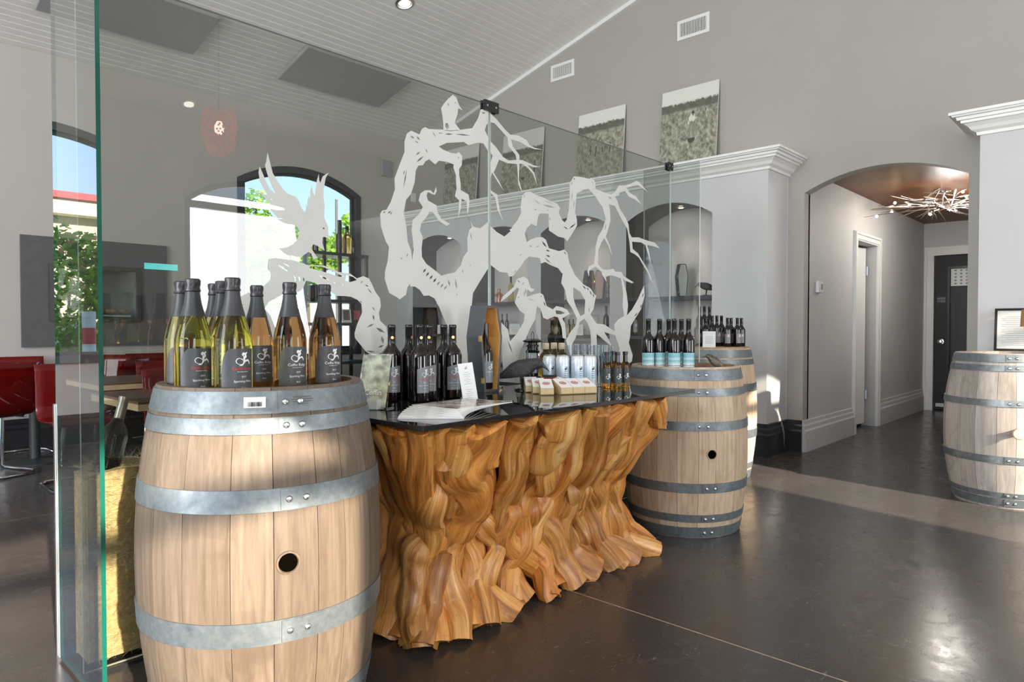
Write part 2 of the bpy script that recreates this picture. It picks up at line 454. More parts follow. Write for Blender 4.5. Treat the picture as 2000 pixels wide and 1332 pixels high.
ORD = ['leftmost', 'second from left', 'third from left', 'fourth from left', 'fifth from left', 'sixth from left', 'seventh from left', 'eighth from left', 'ninth from left', 'tenth from left']

_txt = {}
def text_tris(s, bold=False):
    """the default font as triangles, cap height about 0.7, centred on x"""
    if s in _txt: return _txt[s]
    cu = bpy.data.curves.new('t', 'FONT'); cu.body = s; cu.align_x = 'CENTER'; cu.resolution_u = 2
    ob = bpy.data.objects.new('t', cu); SC.collection.objects.link(ob)
    bpy.context.view_layer.update()
    me = ob.evaluated_get(bpy.context.evaluated_depsgraph_get()).to_mesh()
    vs = [(v.co.x, v.co.y) for v in me.vertices]; fs = [tuple(p.vertices) for p in me.polygons]
    bpy.data.objects.remove(ob); bpy.data.curves.remove(cu)
    _txt[s] = (vs, fs); return _txt[s]
def text_on(mb, s, size, x, y, to3, mi=0, sx=1.0):
    vs, fs = text_tris(s)
    mb.add([to3(x + a * size * sx, y + b * size) for a, b in vs], fs, mi)

# ================================================================== THE SETTING
XN, XG, YB, YF = 5.673, 6.108, 7.354, -3.5      # niche wall, gable wall, back wall, front wall
YN, YH, YA, YR = 2.361, 2.222, 1.02, 0.885      # block end, hall left side, arch right side, right block end
EAVE, SLOPE, YRIDGE = 3.56, 0.2632, 1.93
XL = -7.0

# floor: pale joint filler with the stained slabs standing proud of the saw cuts
fl = struct(MB().box((XL, YF - 0.3, -0.12), (10.6, YB + 0.2, -0.001)).build('floor', M_joint))
xs = [XL, -2.3, 2.235, 5.73, 10.6]; ys = [YF - 0.3, -1.2, 4.7, YB + 0.2]
for i in range(4):
    for j in range(3):
        g = 0.004
        MB().box((xs[i] + g, ys[j] + g, -0.06), (xs[i + 1] - g, ys[j + 1] - g, 0.0)).build('slab', M_floor, fl)

def arch_loop(u0, u1, v0, vs, va, n=14):
    """opening with a segmental arched head"""
    c = (u0 + u1) / 2; h = (u1 - u0) / 2; s = va - vs
    R = (h * h + s * s) / (2 * s); pts = [(u0, v0), (u1, v0)]
    a = math.asin(h / R)
    for k in range(n + 1):
        t = a - 2 * a * k / n
        pts.append((c + R * math.sin(t), va - R + R * math.cos(t)))
    return pts

BACKWIN = [(3.49, 5.085), (-1.28, 0.42), (-4.9, -3.3)]
holes = [arch_loop(a, b, 0.75, 2.73, 2.96) for a, b in BACKWIN] + [[(1.70, 1.13), (2.51, 1.13), (2.51, 1.68), (1.70, 1.68)]]
outer = [(XL, -0.05), (XG + 0.15, -0.05), (XG + 0.15, EAVE + 0.3), (XL, EAVE + 0.3)]
struct(MB().prism([outer] + holes, YB, YB + 0.22, lambda u, v, h: (u, h, v), 0, 0, 1).build('wall_back', [M_wall, M_white]))

def window(n, u0, u1, v0, vs, va, yin, sgn, label):
    """frame, mullion, transom and pane of an arched window in a wall along X"""
    w = link('window_%d' % n, None); struct(w)
    o = arch_loop(u0, u1, v0, vs, va); i = arch_loop(u0 + 0.075, u1 - 0.075, v0 + 0.075, vs - 0.03, va - 0.075)
    MB().prism([o, i], yin - 0.02 * sgn, yin + 0.09 * sgn, lambda u, v, h: (u, h, v)).build('window_frame', M_frame, w)
    i2 = arch_loop(u0 + 0.105, u1 - 0.105, v0 + 0.105, vs - 0.04, va - 0.105)
    MB().prism([i, i2], yin + 0.03 * sgn, yin + 0.07 * sgn, lambda u, v, h: (u, h, v)).build('sash', M_blackmat, w)
    MB().prism([i2], yin + 0.045 * sgn, yin + 0.051 * sgn, lambda u, v, h: (u, h, v)).build('pane', M_winpane, w)
    return w
M_winpane = clear_glass('window_pane', (0.97, 0.985, 0.98), 1.45, 1.0)
for n, (a, b) in enumerate(BACKWIN): window(n + 1, a, b, 0.75, 2.73, 2.96, YB, 1, '')

# gable wall with the arched hallway opening
def gtop(y): return EAVE + 0.02 + (YB - y) * SLOPE if y > YRIDGE else EAVE + 0.02 + (y - YF) * SLOPE
hall_arch = arch_loop(YA, YH, 0.0, 2.25, 2.398, 20)[2:]
gable = [(YF - 0.2, -0.05), (YA, -0.05)] + [(p[0], p[1]) for p in reversed(hall_arch)] + [(YH, -0.05), (YB + 0.1, -0.05), (YB + 0.1, gtop(YB)), (YRIDGE, gtop(YRIDGE)), (YF - 0.2, gtop(YF))]
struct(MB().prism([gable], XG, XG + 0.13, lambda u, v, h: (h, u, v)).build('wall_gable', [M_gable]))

# niche block under the ledge: four arched recesses with charcoal linings
NICHES = [(2.86, 3.76), (3.95, 4.85), (5.045, 5.945), (6.135, 7.035)]
nh = [arch_loop(a, b, 0.42, 2.10, 2.237) for a, b in NICHES]
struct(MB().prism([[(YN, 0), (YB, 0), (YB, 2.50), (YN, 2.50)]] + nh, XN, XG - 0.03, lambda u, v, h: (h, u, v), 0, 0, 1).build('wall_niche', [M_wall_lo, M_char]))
struct(MB().box((XG - 0.03, YN, 0.0), (XG, YB, 2.50)).build('wall_niche_back', M_niche))
struct(MB().prism([[(YF, 0), (YR, 0), (YR, 2.50), (YF, 2.50)]], XN, XG, lambda u, v, h: (h, u, v)).build('wall_right', M_wall_lo))
M_shelf = plain('dark_shelf_board', (0.05, 0.05, 0.055), 0.4, vary=0.15)
for a, b in NICHES:
    for z in (1.375, 1.004, 0.66):
        struct(MB().box((XN + 0.015, a + 0.002, z - 0.03), (XG - 0.032, b - 0.002, z)).build('niche_shelf', M_shelf))

# crown mouldings on the two blocks (mitred profile)
CROWN = [(0.0, 2.405), (0.016, 2.405), (0.02, 2.425), (0.045, 2.44), (0.06, 2.462), (0.085, 2.482), (0.098, 2.486), (0.10, 2.502), (0.118, 2.504), (0.122, 2.522), (0.142, 2.525), (0.146, 2.535), (0.16, 2.536), (0.16, 2.555), (0.0, 2.555)]
def moulding(name, prof, path, mat):
    """sweep a (projection, height) profile along an L of points given as functions of the projection"""
    mb = MB(); k = len(prof); vs = []
    for fn in path:
        for p, z in prof: q = fn(p); vs.append((q[0], q[1], z))
    fs = []
    for i in range(len(path) - 1):
        for j in range(k):
            j2 = (j + 1) % k
            fs.append((i * k + j, i * k + j2, (i + 1) * k + j2, (i + 1) * k + j))
    fs.append(tuple(range(k))); fs.append(tuple(range(len(path) * k - 1, (len(path) - 1) * k - 1, -1)))
    mb.add(vs, fs); return struct(mb.build(name, mat))
moulding('trim_1', CROWN, [lambda p: (XN - p, YB), lambda p: (XN - p, YN - p), lambda p: (XG, YN - p)], M_white)
moulding('trim_2', CROWN, [lambda p: (XN - p, YF), lambda p: (XN - p, YR + p), lambda p: (XG, YR + p)], M_white)
struct(MB().box((XN - 0.1, YN - 0.1, 2.50), (XG, YB, 2.55)).build('ledge_top', M_white))
BASE = [(0.0, 0.0), (0.03, 0.0), (0.03, 0.18), (0.022, 0.195), (0.02, 0.225), (0.012, 0.24), (0.01, 0.27), (0.0, 0.275)]
moulding('baseboard_niche', BASE, [lambda p: (XN - p, YB), lambda p: (XN - p, YN - p), lambda p: (XG - p, YN - p), lambda p: (XG - p, YH)], M_black)
moulding('baseboard_right', BASE, [lambda p: (XN - p, YF), lambda p: (XN - p, YR + p), lambda p: (XG, YR + p)], M_black)
moulding('baseboard_back', BASE, [lambda p: (XL, YB - p), lambda p: (XN - 0.05, YB - p)], M_black)
moulding('baseboard_hall', BASE, [lambda p: (XG - 0.01, YH - p), lambda p: (7.44, YH - p)], M_wall_lo)
moulding('baseboard_hall_far', BASE, [lambda p: (8.34, YH - p), lambda p: (10.35, YH - p)], M_wall_lo)

# hallway
DO = (7.53, 8.25, 1.975)
struct(MB().prism([[(XG + 0.1, 0), (DO[0], 0), (DO[0], DO[2]), (DO[1], DO[2]), (DO[1], 0), (10.5, 0), (10.5, 2.6), (XG + 0.1, 2.6)]], YH, YH + 0.14, lambda u, v, h: (u, h, v)).build('wall_hall_left', M_wall_lo))
struct(MB().box((XG + 0.13, YA - 0.25, 0), (10.5, YA - 0.12, 2.6)).build('wall_hall_right', M_wall_lo))
HE = 10.355
struct(MB().prism([[(YA - 0.2, 0), (1.16, 0), (1.16, 2.02), (2.10, 2.02), (2.10, 0), (YH + 0.1, 0), (YH + 0.1, 2.6), (YA - 0.2, 2.6)]], HE, HE + 0.12, lambda u, v, h: (h, u, v)).build('wall_hall_end', M_wall_lo))
struct(MB().box((XG + 0.12, YA - 0.2, 2.445), (10.5, YH + 0.05, 2.52)).build('ceiling_hall', M_brown))
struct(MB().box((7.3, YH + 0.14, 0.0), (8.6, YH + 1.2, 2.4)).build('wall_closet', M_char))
def casing(name, prof_mat, to3, u0, u1, v1, w):
    mb = MB()
    for lo, hi, d in ((0, w, 0.016), (0.012, w - 0.035, 0.026), (w - 0.03, w - 0.006, 0.032)):
        mb.prism([[(u0 - hi, 0), (u0 - lo, 0), (u0 - lo, v1 + lo), (u1 + lo, v1 + lo), (u1 + lo, 0), (u1 + hi, 0), (u1 + hi, v1 + hi), (u0 - hi, v1 + hi)]], 0.0, d, to3)
    return struct(mb.build(name, prof_mat))
casing('trim_3', M_white, lambda u, v, h: (u, YH - h, v), DO[0], DO[1], DO[2], 0.09)
casing('trim_4', M_white, lambda u, v, h: (HE - h, u, v), 1.16, 2.10, 2.02, 0.11)
d1 = struct(link('door_1', None, None, (DO[1] - 0.02, YH + 0.10, 0), (0, 0, math.radians(-4))))
MB().box((-0.675, 0.0, 0.03), (-0.012, 0.04, 1.955), ch=0.003).build('door_leaf', M_white, d1)
for z in (0.30, 1.66):
    MB().box((-0.03, -0.012, z), (0.03, 0.004, z + 0.09)).lathe([(0.008, z - 0.005), (0.008, z + 0.095)], 10, 0, T4((0, -0.012, 0))).build('hinge', M_chrome, d1)
d2 = struct(link('door_2', None, None, (HE + 0.03, 0, 0)))
MB().prism([[(1.17, 0.015), (2.09, 0.015), (2.09, 2.01), (1.17, 2.01)], [(1.32, 0.34), (1.32, 1.85), (1.93, 1.85), (1.93, 0.34)]], 0, 0.045, lambda u, v, h: (h, u, v)).build('door_leaf', M_blackmat, d2)
MB().prism([[(1.30, 0.32), (1.95, 0.32), (1.95, 1.87), (1.30, 1.87)], [(1.325, 0.345), (1.325, 1.845), (1.925, 1.845), (1.925, 0.345)]], -0.015, 0.0, lambda u, v, h: (h, u, v)).build('glazing_bead', M_black, d2)
MB().box((0.015, 1.32, 0.34), (0.021, 1.93, 1.85)).build('pane', M_winpane, d2)
MB().lathe([(0.0, 0.0), (0.035, 0.0), (0.035, 0.006), (0.013, 0.01), (0.012, 0.035), (0.03, 0.045), (0.032, 0.06), (0.022, 0.075), (0.0, 0.078)], 20, 0, T4((0, 2.02, 0.90)) @ RY(-PI / 2)).build('door_knob', M_chrome, d2, 'a')
MB().box((-0.012, 1.98, 0.05), (0.0, 2.07, 0.095)).build('kick_plate', M_steel, d2)
sg = MB().box((-0.006, 1.965, 1.40), (0.0, 2.075, 1.485)).build('door_sign', M_black, d2)
# the sign on the far door cannot be read; its raised letters show only as grey strokes
tm = MB()
for r in range(2):
    for k in range(5):
        tm.box((-0.0075, 1.978 + k * 0.018, 1.415 + r * 0.035), (-0.006, 1.988 + k * 0.018, 1.437 + r * 0.035))
tm.build('sign_relief', M_inkgrey, sg)
# room seen through the far door: pale grille and dark interior
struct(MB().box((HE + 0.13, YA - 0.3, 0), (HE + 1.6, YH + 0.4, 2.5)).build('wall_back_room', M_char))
MB().box((HE + 0.05, 1.33, 1.62), (HE + 0.06, 1.92, 1.84)).build('pale_blind', M_paper, d2, loc=(-HE - 0.03 + 0.0, 0, 0))
bl = MB()
for i in range(9):
    for j in range(5):
        bl.box((0.018, 1.36 + i * 0.062, 1.64 + j * 0.042), (0.0195, 1.385 + i * 0.062, 1.66 + j * 0.042))
bl.build('blind_print', M_inkgrey, d2)

# ceiling: back slope of tongue and groove boards, front slope plain
cl = struct(MB().prism([[(YB + 0.2, EAVE + 0.03 - 0.2 * SLOPE), (YRIDGE, EAVE + 0.03 + (YB - YRIDGE) * SLOPE), (YF - 0.3, EAVE + 0.03 - 0.3 * SLOPE + 0.0), (YF - 0.3, EAVE + 0.25), (YRIDGE, EAVE + 0.25 + (YB - YRIDGE) * SLOPE), (YB + 0.2, EAVE + 0.2)]], XL, XG, lambda u, v, h: (h, u, v)).build('ceiling', M_ceil))
ang = math.atan(SLOPE); PW = 0.082
pm = MB()
prof = [(0.0, 0.03), (0.0, 0.008), (0.0045, 0.0), (PW - 0.0045, 0.0), (PW, 0.008), (PW, 0.03)]
pm.prism([prof], XL + 0.01, XG - 0.002, lambda u, v, h: (h, -u, v))
plank_me = pm.mesh('ceiling_plank', M_ceil)
npl = int((YB - YRIDGE) / math.cos(ang) / PW)
for k in range(npl):
    y = YB - k * PW * math.cos(ang)
    link('plank', plank_me, cl, (0, y, EAVE + (YB - y) * SLOPE), (-ang, 0, 0))
def ceil_pt(x, y, off=0.0): return Vector((x, y, EAVE + (YB - y) * SLOPE - off))
struct(MB().box((XG - 0.045, -4.5, -0.045), (XG, 1.15, 0.0)).build('trim_5', M_white, None, loc=(0, YB - 1.1, EAVE + 1.1 * SLOPE + 0.005), rot=(-ang, 0, 0)))

# front wall with arched windows (behind the camera; the sun comes in by these)
FRONTWIN = [(3.32, 5.05), (-1.62, 0.06), (-6.1, -4.4)]
fh = [arch_loop(a, b, 0.45, 2.62, 2.92) for a, b in FRONTWIN]
struct(MB().prism([[(XL, -0.05), (XG, -0.05), (XG, EAVE + 0.1), (XL, EAVE + 0.1)]] + fh, YF, YF - 0.22, lambda u, v, h: (u, h, v), 0, 0, 1).build('wall_front', [M_wall, M_white]))
for n, (a, b) in enumerate(FRONTWIN):
    w = struct(link('window_%d' % (n + 4), None))
    o = arch_loop(a, b, 0.45, 2.62, 2.92); i = arch_loop(a + 0.07, b - 0.07, 0.52, 2.59, 2.85)
    MB().prism([o, i], YF - 0.03, YF - 0.13, lambda u, v, h: (u, h, v)).build('window_frame', M_frame, w)
    MB().box((a + 0.06, YF - 0.11, 2.52), (b - 0.06, YF - 0.05, 2.60)).build('transom', M_frame, w)
# unseen left end: opening invented to let in soft light, mullions only
le = struct(link('window_7', None))
for y in (YF, -1.3, 0.9, 3.1, 5.3, YB - 0.06):
    MB().box((XL - 0.1, y, 0), (XL, y + 0.06, 4.9 if 0 < y < 4 else 4.1)).build('mullion', M_frame, le)
MB().box((XL - 0.1, YF, 2.6), (XL, YB, 2.68)).build('transom', M_frame, le)

# wall and ceiling fittings
def vent(y0, y1, z0, z1, label):
    t = thing('air_vent', label, 'vent', (XG, (y0 + y1) / 2, z0), 0, 'air vents high on the gable wall')
    w, h = (y1 - y0) / 2, z1 - z0
    MB().prism([[(-w, 0), (w, 0), (w, h), (-w, h)], [(-w + 0.03, 0.03), (-w + 0.03, h - 0.03), (w - 0.03, h - 0.03), (w - 0.03, 0.03)]], 0, -0.012, lambda u, v, q: (q, u, v)).build('frame', M_white, t)
    MB().box((-0.002, -w + 0.03, 0.03), (0.0, w - 0.03, h - 0.03)).build('backing', M_blackmat, t)
    sl = MB().box((-0.011, -0.0035, 0.03), (-0.003, 0.0035, h - 0.03)).mesh('vent_slat', M_white)
    n = 17
    for k in range(n):
        link('slat', sl, t, (0, -w + 0.03 + (k + 0.5) * (2 * w - 0.06) / n, 0))
vent(3.118, 3.456, 3.895, 4.083, 'white louvred air vent higher up the gable wall, nearer the hallway')
vent(4.735, 5.066, 3.88, 4.063, 'white louvred air vent just below the ceiling edge, above the photographs')

def acoustic(x0, x1, y0, y1, label):
    t = MB().box((0, -(y1 - y0) / math.cos(ang), -0.05), (x1 - x0, 0, -0.012), ch=0.006).build('acoustic_panel', M_felt, None, loc=ceil_pt(x0, y1), rot=(-ang, 0, 0))
    tag(t, label, 'panel', 'acoustic panels on the ceiling')
acoustic(3.63, 4.92, 6.12, 6.73, 'grey acoustic ceiling panel nearer the gable wall, in the middle of the photo')
acoustic(1.50, 2.77, 6.13, 6.73, 'grey acoustic ceiling panel at upper left, beyond the glass edge')

def downlight(p, label, rot=(0, 0, 0), r=0.065, energy=14, grp='recessed ceiling lights', col=(1, 0.86, 0.66)):
    t = thing('recessed_light', label, 'light', p, 0, grp, rot)
    MB().lathe([(r * 1.3, 0.0), (r * 1.3, -0.006), (r, -0.01), (r * 0.9, 0.004)], 28, cap=False).build('trim_ring', M_steel, t, 'a')
    MB().lathe([(r * 0.66, 0.002), (r * 0.64, -0.011), (0.0, -0.014)], 20, cap=False).build('lamp', emissive('lamp_glow', (1, 0.93, 0.8), 9), t, 'a')
    MB().lathe([(r * 0.92, 0.006), (r * 0.6, 0.003)], 24, cap=False).build('reflector', plain('amber_reflector', (0.55, 0.33, 0.16), 0.3, 0.6), t, 'a')
    if energy:
        d = bpy.data.lights.new('spot', 'SPOT'); d.energy = energy; d.spot_size = 1.5; d.spot_blend = 0.8; d.color = col; d.shadow_soft_size = 0.04
        o = bpy.data.objects.new('spot', d); SC.collection.objects.link(o); o.parent = t; o.location = (0, 0, -0.03)
    return t
downlight(ceil_pt(4.10, 5.19, -0.004), 'recessed ceiling light in the white boards at the top edge of the photo', (-ang, 0, 0), 0.07, 30)
for k, (a, b) in enumerate(NICHES):
    downlight(((XN + XG) / 2, (a + b) / 2 - 0.02, 2.228), 'small recessed light in the arch of the %s wall niche' % ['niche nearest the hallway', 'second', 'third', 'farthest'][k] if k else 'small recessed light in the arch of the wall niche nearest the hallway', (0, 0, 0), 0.033, 5, 'small lights in the niche arches')

th = thing('thermostat', 'white wall thermostat beside the hallway arch', 'thermostat', at(1597, 572, Y=YH - 0.001))
MB().box((-0.055, -0.028, 0), (0.055, 0, 0.105), ch=0.006).build('case', M_white, th)
MB().box((0.005, -0.031, 0.03), (0.04, -0.027, 0.08)).build('display', M_inkgrey, th)
sp = at(753, 345, Y=YB)
s2 = thing('wall_speaker', 'small grey wall speaker beside the arched window', 'speaker', (sp.x, YB - 0.001, sp.z))
MB().box((-0.078, -0.03, 0), (0.078, 0, 0.21), ch=0.006).build('case', plain('grey_plastic', (0.36, 0.35, 0.34), 0.6), s2)
MB().box((-0.06, -0.034, 0.02), (0.06, -0.029, 0.19)).build('grille', M_felt, s2)
p = at(807, 386, Y=YB)
tag(MB().box((p.x - 0.04, YB - 0.012, p.z - 0.06), (p.x + 0.04, YB, p.z + 0.06), ch=0.003).build('switch_plate', M_paper), 'small white switch plate on the back wall near the gable corner', 'switch plate')

# ================================================================== BARRELS
def barrel(name, label, x, y, h, rh, rb, mat, hoops, nst, seed, rz, bung=None, tabs=None, scar=False):
    rnd = random.Random(seed)
    t = thing(name, label, 'barrel', (x, y, 0), rz, 'oak wine barrels')
    def R(z): q = 2 * z / h - 1; return rh + (rb - rh) * (1 - abs(q) ** 2.1)
    ws = [rnd.uniform(0.72, 1.3) for _ in range(nst)]; tot = sum(ws); a = 0.0
    rows = 13; th = 0.026
    for w in ws:
        da = 2 * PI * w / tot; mid = a + da / 2; half = da / 2 - 0.003; a += da
        vs, fs = [], []
        for i in range(rows):
            z = h * i / (rows - 1)
            for rr, off in ((R(z), 0), (R(z) - th, 0)):
                for s in (-1, 0, 1):
                    vs.append((rr * math.cos(half * s) * (1.0 - (0.0009 if s else 0) / rr), rr * math.sin(half * s), z))
        for i in range(rows - 1):
            b, c = i * 6, (i + 1) * 6
            fs += [(b, b + 1, c + 1, c), (b + 1, b + 2, c + 2, c + 1), (b + 2, b + 5, c + 5, c + 2), (b + 3, b, c, c + 3)]
            fs += [(b + 4, b + 3, c + 3, c + 4), (b + 5, b + 4, c + 4, c + 5)]
        fs += [(3, 4, 1, 0), (4, 5, 2, 1)]; q = (rows - 1) * 6
        fs += [(q, q + 1, q + 4, q + 3), (q + 1, q + 2, q + 5, q + 4)]
        MB().add(vs, fs).build('stave', mat, t, True, rot=(0, 0, mid))
    for hi, (z0, z1) in enumerate(hoops):
        e = 0.0032
        ho = MB().lathe([(R(z0) - 0.002, z0), (R(z0) + e, z0), (R((z0 + z1) / 2) + e, (z0 + z1) / 2), (R(z1) + e, z1), (R(z1) - 0.002, z1)], 72, cap=False).build('hoop', M_hoop, t, True)
        ta = (tabs[hi] if tabs else 0.0)
        zt0, zt1 = z0 + 0.002, z1 - 0.002
        MB().lathe([(R(zt0) + e, zt0), (R(zt0) + e + 0.0028, zt0), (R(zt1) + e + 0.0028, zt1), (R(zt1) + e, zt1)], 10, cap=False, a0=ta, a1=ta + 0.34).build('lap', M_hoop, ho, True)
        zc = (z0 + z1) / 2
        for k in (0.06, 0.19):
            m = T4((0, 0, 0)) @ RZ(ta + k) @ T4((R(zc) + e + 0.0025, 0, zc)) @ RY(PI / 2)
            MB().lathe([(0.0085, 0), (0.0085, 0.002), (0.006, 0.0055), (0.0, 0.007)], 12, 0, m).build('rivet', M_steel, ho, 'a')
    zt = h - 0.034; nb = 6; ri = R(zt) - th + 0.002; bw = 2 * ri / nb
    for k in range(nb):
        u0, u1 = -ri + k * bw + 0.0012, -ri + (k + 1) * bw - 0.0012
        pts = []
        for s in range(9):
            u = u0 + (u1 - u0) * s / 8; pts.append((u, -math.sqrt(max(0, ri * ri - u * u))))
        for s in range(9):
            u = u1 - (u1 - u0) * s / 8; pts.append((u, math.sqrt(max(0, ri * ri - u * u))))
        MB().prism([pts], zt - 0.02, zt, lambda u, v, q: (u, v, q)).build('head_board', M_head, t)
    if bung:
        ba, bz, br, kind = bung
        m = RZ(ba) @ T4((R(bz), 0, bz)) @ RY(PI / 2)
        if kind == 'hole':
            MB().lathe([(br * 1.22, -0.004), (br * 1.18, 0.0016), (br, 0.002), (br * 0.94, -0.004)], 28, 0, m, cap=False).build('bung_rim', mat, t, 'a')
            MB().lathe([(br * 0.96, -0.003), (br * 0.9, 0.0008), (0.0, 0.0009)], 28, 0, m, cap=False).build('bung_shade_disc', plain('bung_darkness', (0.002, 0.0015, 0.001), 1.0, Specular_IOR_Level=0.0), t, 'a')  # near-black disc on the stave, painted as the shade inside the hole
        else:
            MB().lathe([(br * 0.6, -0.01), (br * 0.62, 0.045), (br, 0.05), (br * 1.03, 0.062), (br * 0.9, 0.07), (0.0, 0.073)], 24, 0, m).build('bung', plain('pale_bung_wood', (0.72, 0.55, 0.33), 0.5, vary=0.1, scale=40), t, True)
    return t
FRONT = lambda x, y: math.atan2(-y, -x)
B1 = (0.972, 1.893); f1 = FRONT(*B1)
HO1 = [(0.002, 0.062), (0.075, 0.118), (0.300, 0.360), (0.632, 0.688), (0.822, 0.862), (0.872, 0.928)]
b1 = barrel('wine_barrel', 'big sunlit oak barrel in the foreground carrying sparkling wine bottles', B1[0], B1[1], 0.936, 0.278, 0.334, M_oak1, HO1, 20, 3, 0,
            (f1 + 0.17, 0.50, 0.025, 'hole'), [f1 + 0.12] * 6)
B2 = (3.454, 1.90); f2 = FRONT(*B2)
HO2 = [(0.003, 0.058), (0.085, 0.125), (0.24, 0.29), (0.56, 0.605), (0.735, 0.775), (0.815, 0.872)]
b2 = barrel('wine_barrel', 'honey coloured oak barrel at the right end of the root counter', B2[0], B2[1], 0.882, 0.290, 0.334, M_oak2, HO2, 20, 8, 0,
            (f2 + 0.42, 0.44, 0.024, 'hole'), [f2 + 0.28] * 3 + [f2 + 0.16] * 3)
B3 = (4.76, 2.42); f3 = FRONT(*B3)
b3 = barrel('wine_barrel', 'pale oak barrel farthest back, against the niche wall', B3[0], B3[1], 0.936, 0.292, 0.342, M_oak3, HO1, 20, 12, 0, None, [f3 - 1.5] * 6)
B4 = (5.295, 0.672); f4 = FRONT(*B4)
b4 = barrel('wine_barrel', 'weathered grey oak barrel at the right edge of the photo', B4[0], B4[1], 0.93, 0.272, 0.335, M_oak4,
            [(0.012, 0.06), (0.066, 0.098), (0.275, 0.32), (0.615, 0.655), (0.825, 0.862), (0.878, 0.926)], 19, 21, 0, (f4 + 0.17, 0.47, 0.033, 'bung'), [f4 + 0.0] * 6)
# stickers on the foreground barrel's top hoop
def on_barrel1(a, z, w, h, name, mat, extra=0.0046, rows=2):
    mb = MB(); grid = []
    def R(z): q = 2 * z / 0.936 - 1; return 0.278 + 0.056 * (1 - abs(q) ** 2.1)
    for i in range(rows + 1):
        zz = z + h * i / rows; r = R(zz) + extra
        grid.append([(r * math.cos(a + w / r * (k / 8 - 0.5)), r * math.sin(a + w / r * (k / 8 - 0.5)), zz) for k in range(9)])
    return mb.sheet(grid).build(name, mat, b1)
stk = on_barrel1(f1 - 0.07, 0.888, 0.052, 0.026, 'barcode_sticker', M_paper)
bc = MB(); rnd = random.Random(4)
for k in range(22):
    a = f1 - 0.07 + (k / 21 - 0.5) * 0.11; r = 0.2945; w = rnd.uniform(0.0002, 0.00045)
    bc.box((r * math.cos(a) - w, r * math.sin(a) - w, 0.891), (r * math.cos(a) + w, r * math.sin(a) + w, 0.903))
bc.build('barcode_print', M_ink, stk)
brand = MB()
def brl(u, v, a=f1 + 0.33, r=0.2943): return (r * math.cos(a + u / r), r * math.sin(a + u / r), 0.88 + v)
for k, (w, zz) in enumerate(((0.05, 0.030), (0.058, 0.024), (0.05, 0.018), (0.03, 0.012), (0.045, 0.006))):
    n = 14
    for j in range(n):
        u = -w / 2 + w * j / n
        brand.add([brl(u, zz), brl(u + w / n * 0.7, zz), brl(u + w / n * 0.7, zz + 0.0022), brl(u, zz + 0.0022)], [(0, 1, 2, 3)])
brand.build('branded_lettering', plain('burnt_brand', (0.13, 0.10, 0.08), 0.7), b1)

# ================================================================== GLASS SCREEN
YG, GT, GH = 2.42, 2.19, 0.006
def pane(name, lo, hi, label, edge=M_edge, axis='y'):
    mb = MB().box(lo, hi)
    big = (2, 4) if axis == 'y' else (3, 5)
    mb.m = [0 if i in big else 1 for i in range(6)]
    o = mb.build(name, [M_glassfin if axis == 'x' else M_glass, edge])
    return tag(o, label, 'glass panel', 'tall frameless glass screen panels')
pane('glass_screen', (0.645, YG - GH, 0.012), (2.432, YG + GH, GT), 'left clear glass screen panel behind the counter, carrying the trunk and flying bird decals', M_edgeL)
pane('glass_screen', (2.442, YG - GH, 0.012), (4.188, YG + GH, GT), 'right clear glass screen panel behind the counter, carrying bare branch decals', M_edgeL)
pane('glass_screen', (0.624, 2.165, 0.012), (0.636, 2.60, GT + 0.05), 'narrow clear glass end fin with a green edge, left of the foreground barrel', M_edge, 'x')
pane('glass_screen', (4.194, 2.205, 0.012), (4.206, 2.635, GT), 'narrow clear glass end fin standing behind the honey oak barrel', M_edgeL, 'x')
def clip(x, label, span):
    t = thing('glass_clip', label, 'clip', (x, YG, GT - 0.012), 0, 'black clips on the glass screen')
    for s in (-1, 1):
        MB().box((-span, s * 0.0065, -0.026), (span, s * 0.016, 0.026), ch=0.002).build('clamp_plate', M_black, t)
    for u in (-span * 0.6, span * 0.6):
        MB().lathe([(0.005, 0), (0.005, 0.003), (0, 0.004)], 10, 0, T4((u, -0.016, 0)) @ RX(PI / 2)).build('screw', M_chrome, t, 'a')
clip(2.437, 'black metal clip joining the two tall glass panels at the top', 0.05)
clip(4.165, 'black metal clip at the right end of the glass screen top', 0.03)
tag(MB().box((0.66, YG - 0.022, 0.0), (4.18, YG + 0.014, 0.011)).build('floor_channel', M_black), 'slim black floor channel under the tall glass screen', 'channel')
MB_ = MB().box((0.620, 2.603, 0.0), (0.634, 2.618, 0.84)).build('glass_case_post', M_steel); tag(MB_, 'slim steel edge post of the straw display case', 'post')

# ------------------------------------------------------------------ vinyl decals (outlines read off the photo, lying on the glass plane)
M_vinyl, _t, _o = nt('frosted_white_vinyl')
_d = _t.nodes.new('ShaderNodeBsdfDiffuse'); _tr = _t.nodes.new('ShaderNodeBsdfTranslucent'); _mx = _t.nodes.new('ShaderNodeMixShader'); _mx.inputs[0].default_value = 0.35
_n = noise_tex(_t, coords(_t, 'Object'), 2.0); _c = ramp(_t, _n, [(0.3, (0.84, 0.84, 0.82)), (0.7, (0.9, 0.9, 0.88))])
_t.links.new(_c, _d.inputs[0]); _t.links.new(_c, _tr.inputs[0])
_t.links.new(_d.outputs[0], _mx.inputs[1]); _t.links.new(_tr.outputs[0], _mx.inputs[2]); _t.links.new(_mx.outputs[0], _o.inputs[0])
YV = YG - GH - 0.0006
def pairs(s):
    v = [float(q) for q in s.replace('\n', ' ').split()]
    return list(zip(v[0::2], v[1::2]))
def on_glass(lp): return [(q.x, q.z) for q in (at(a, b, Y=YV) for a, b in lp)]
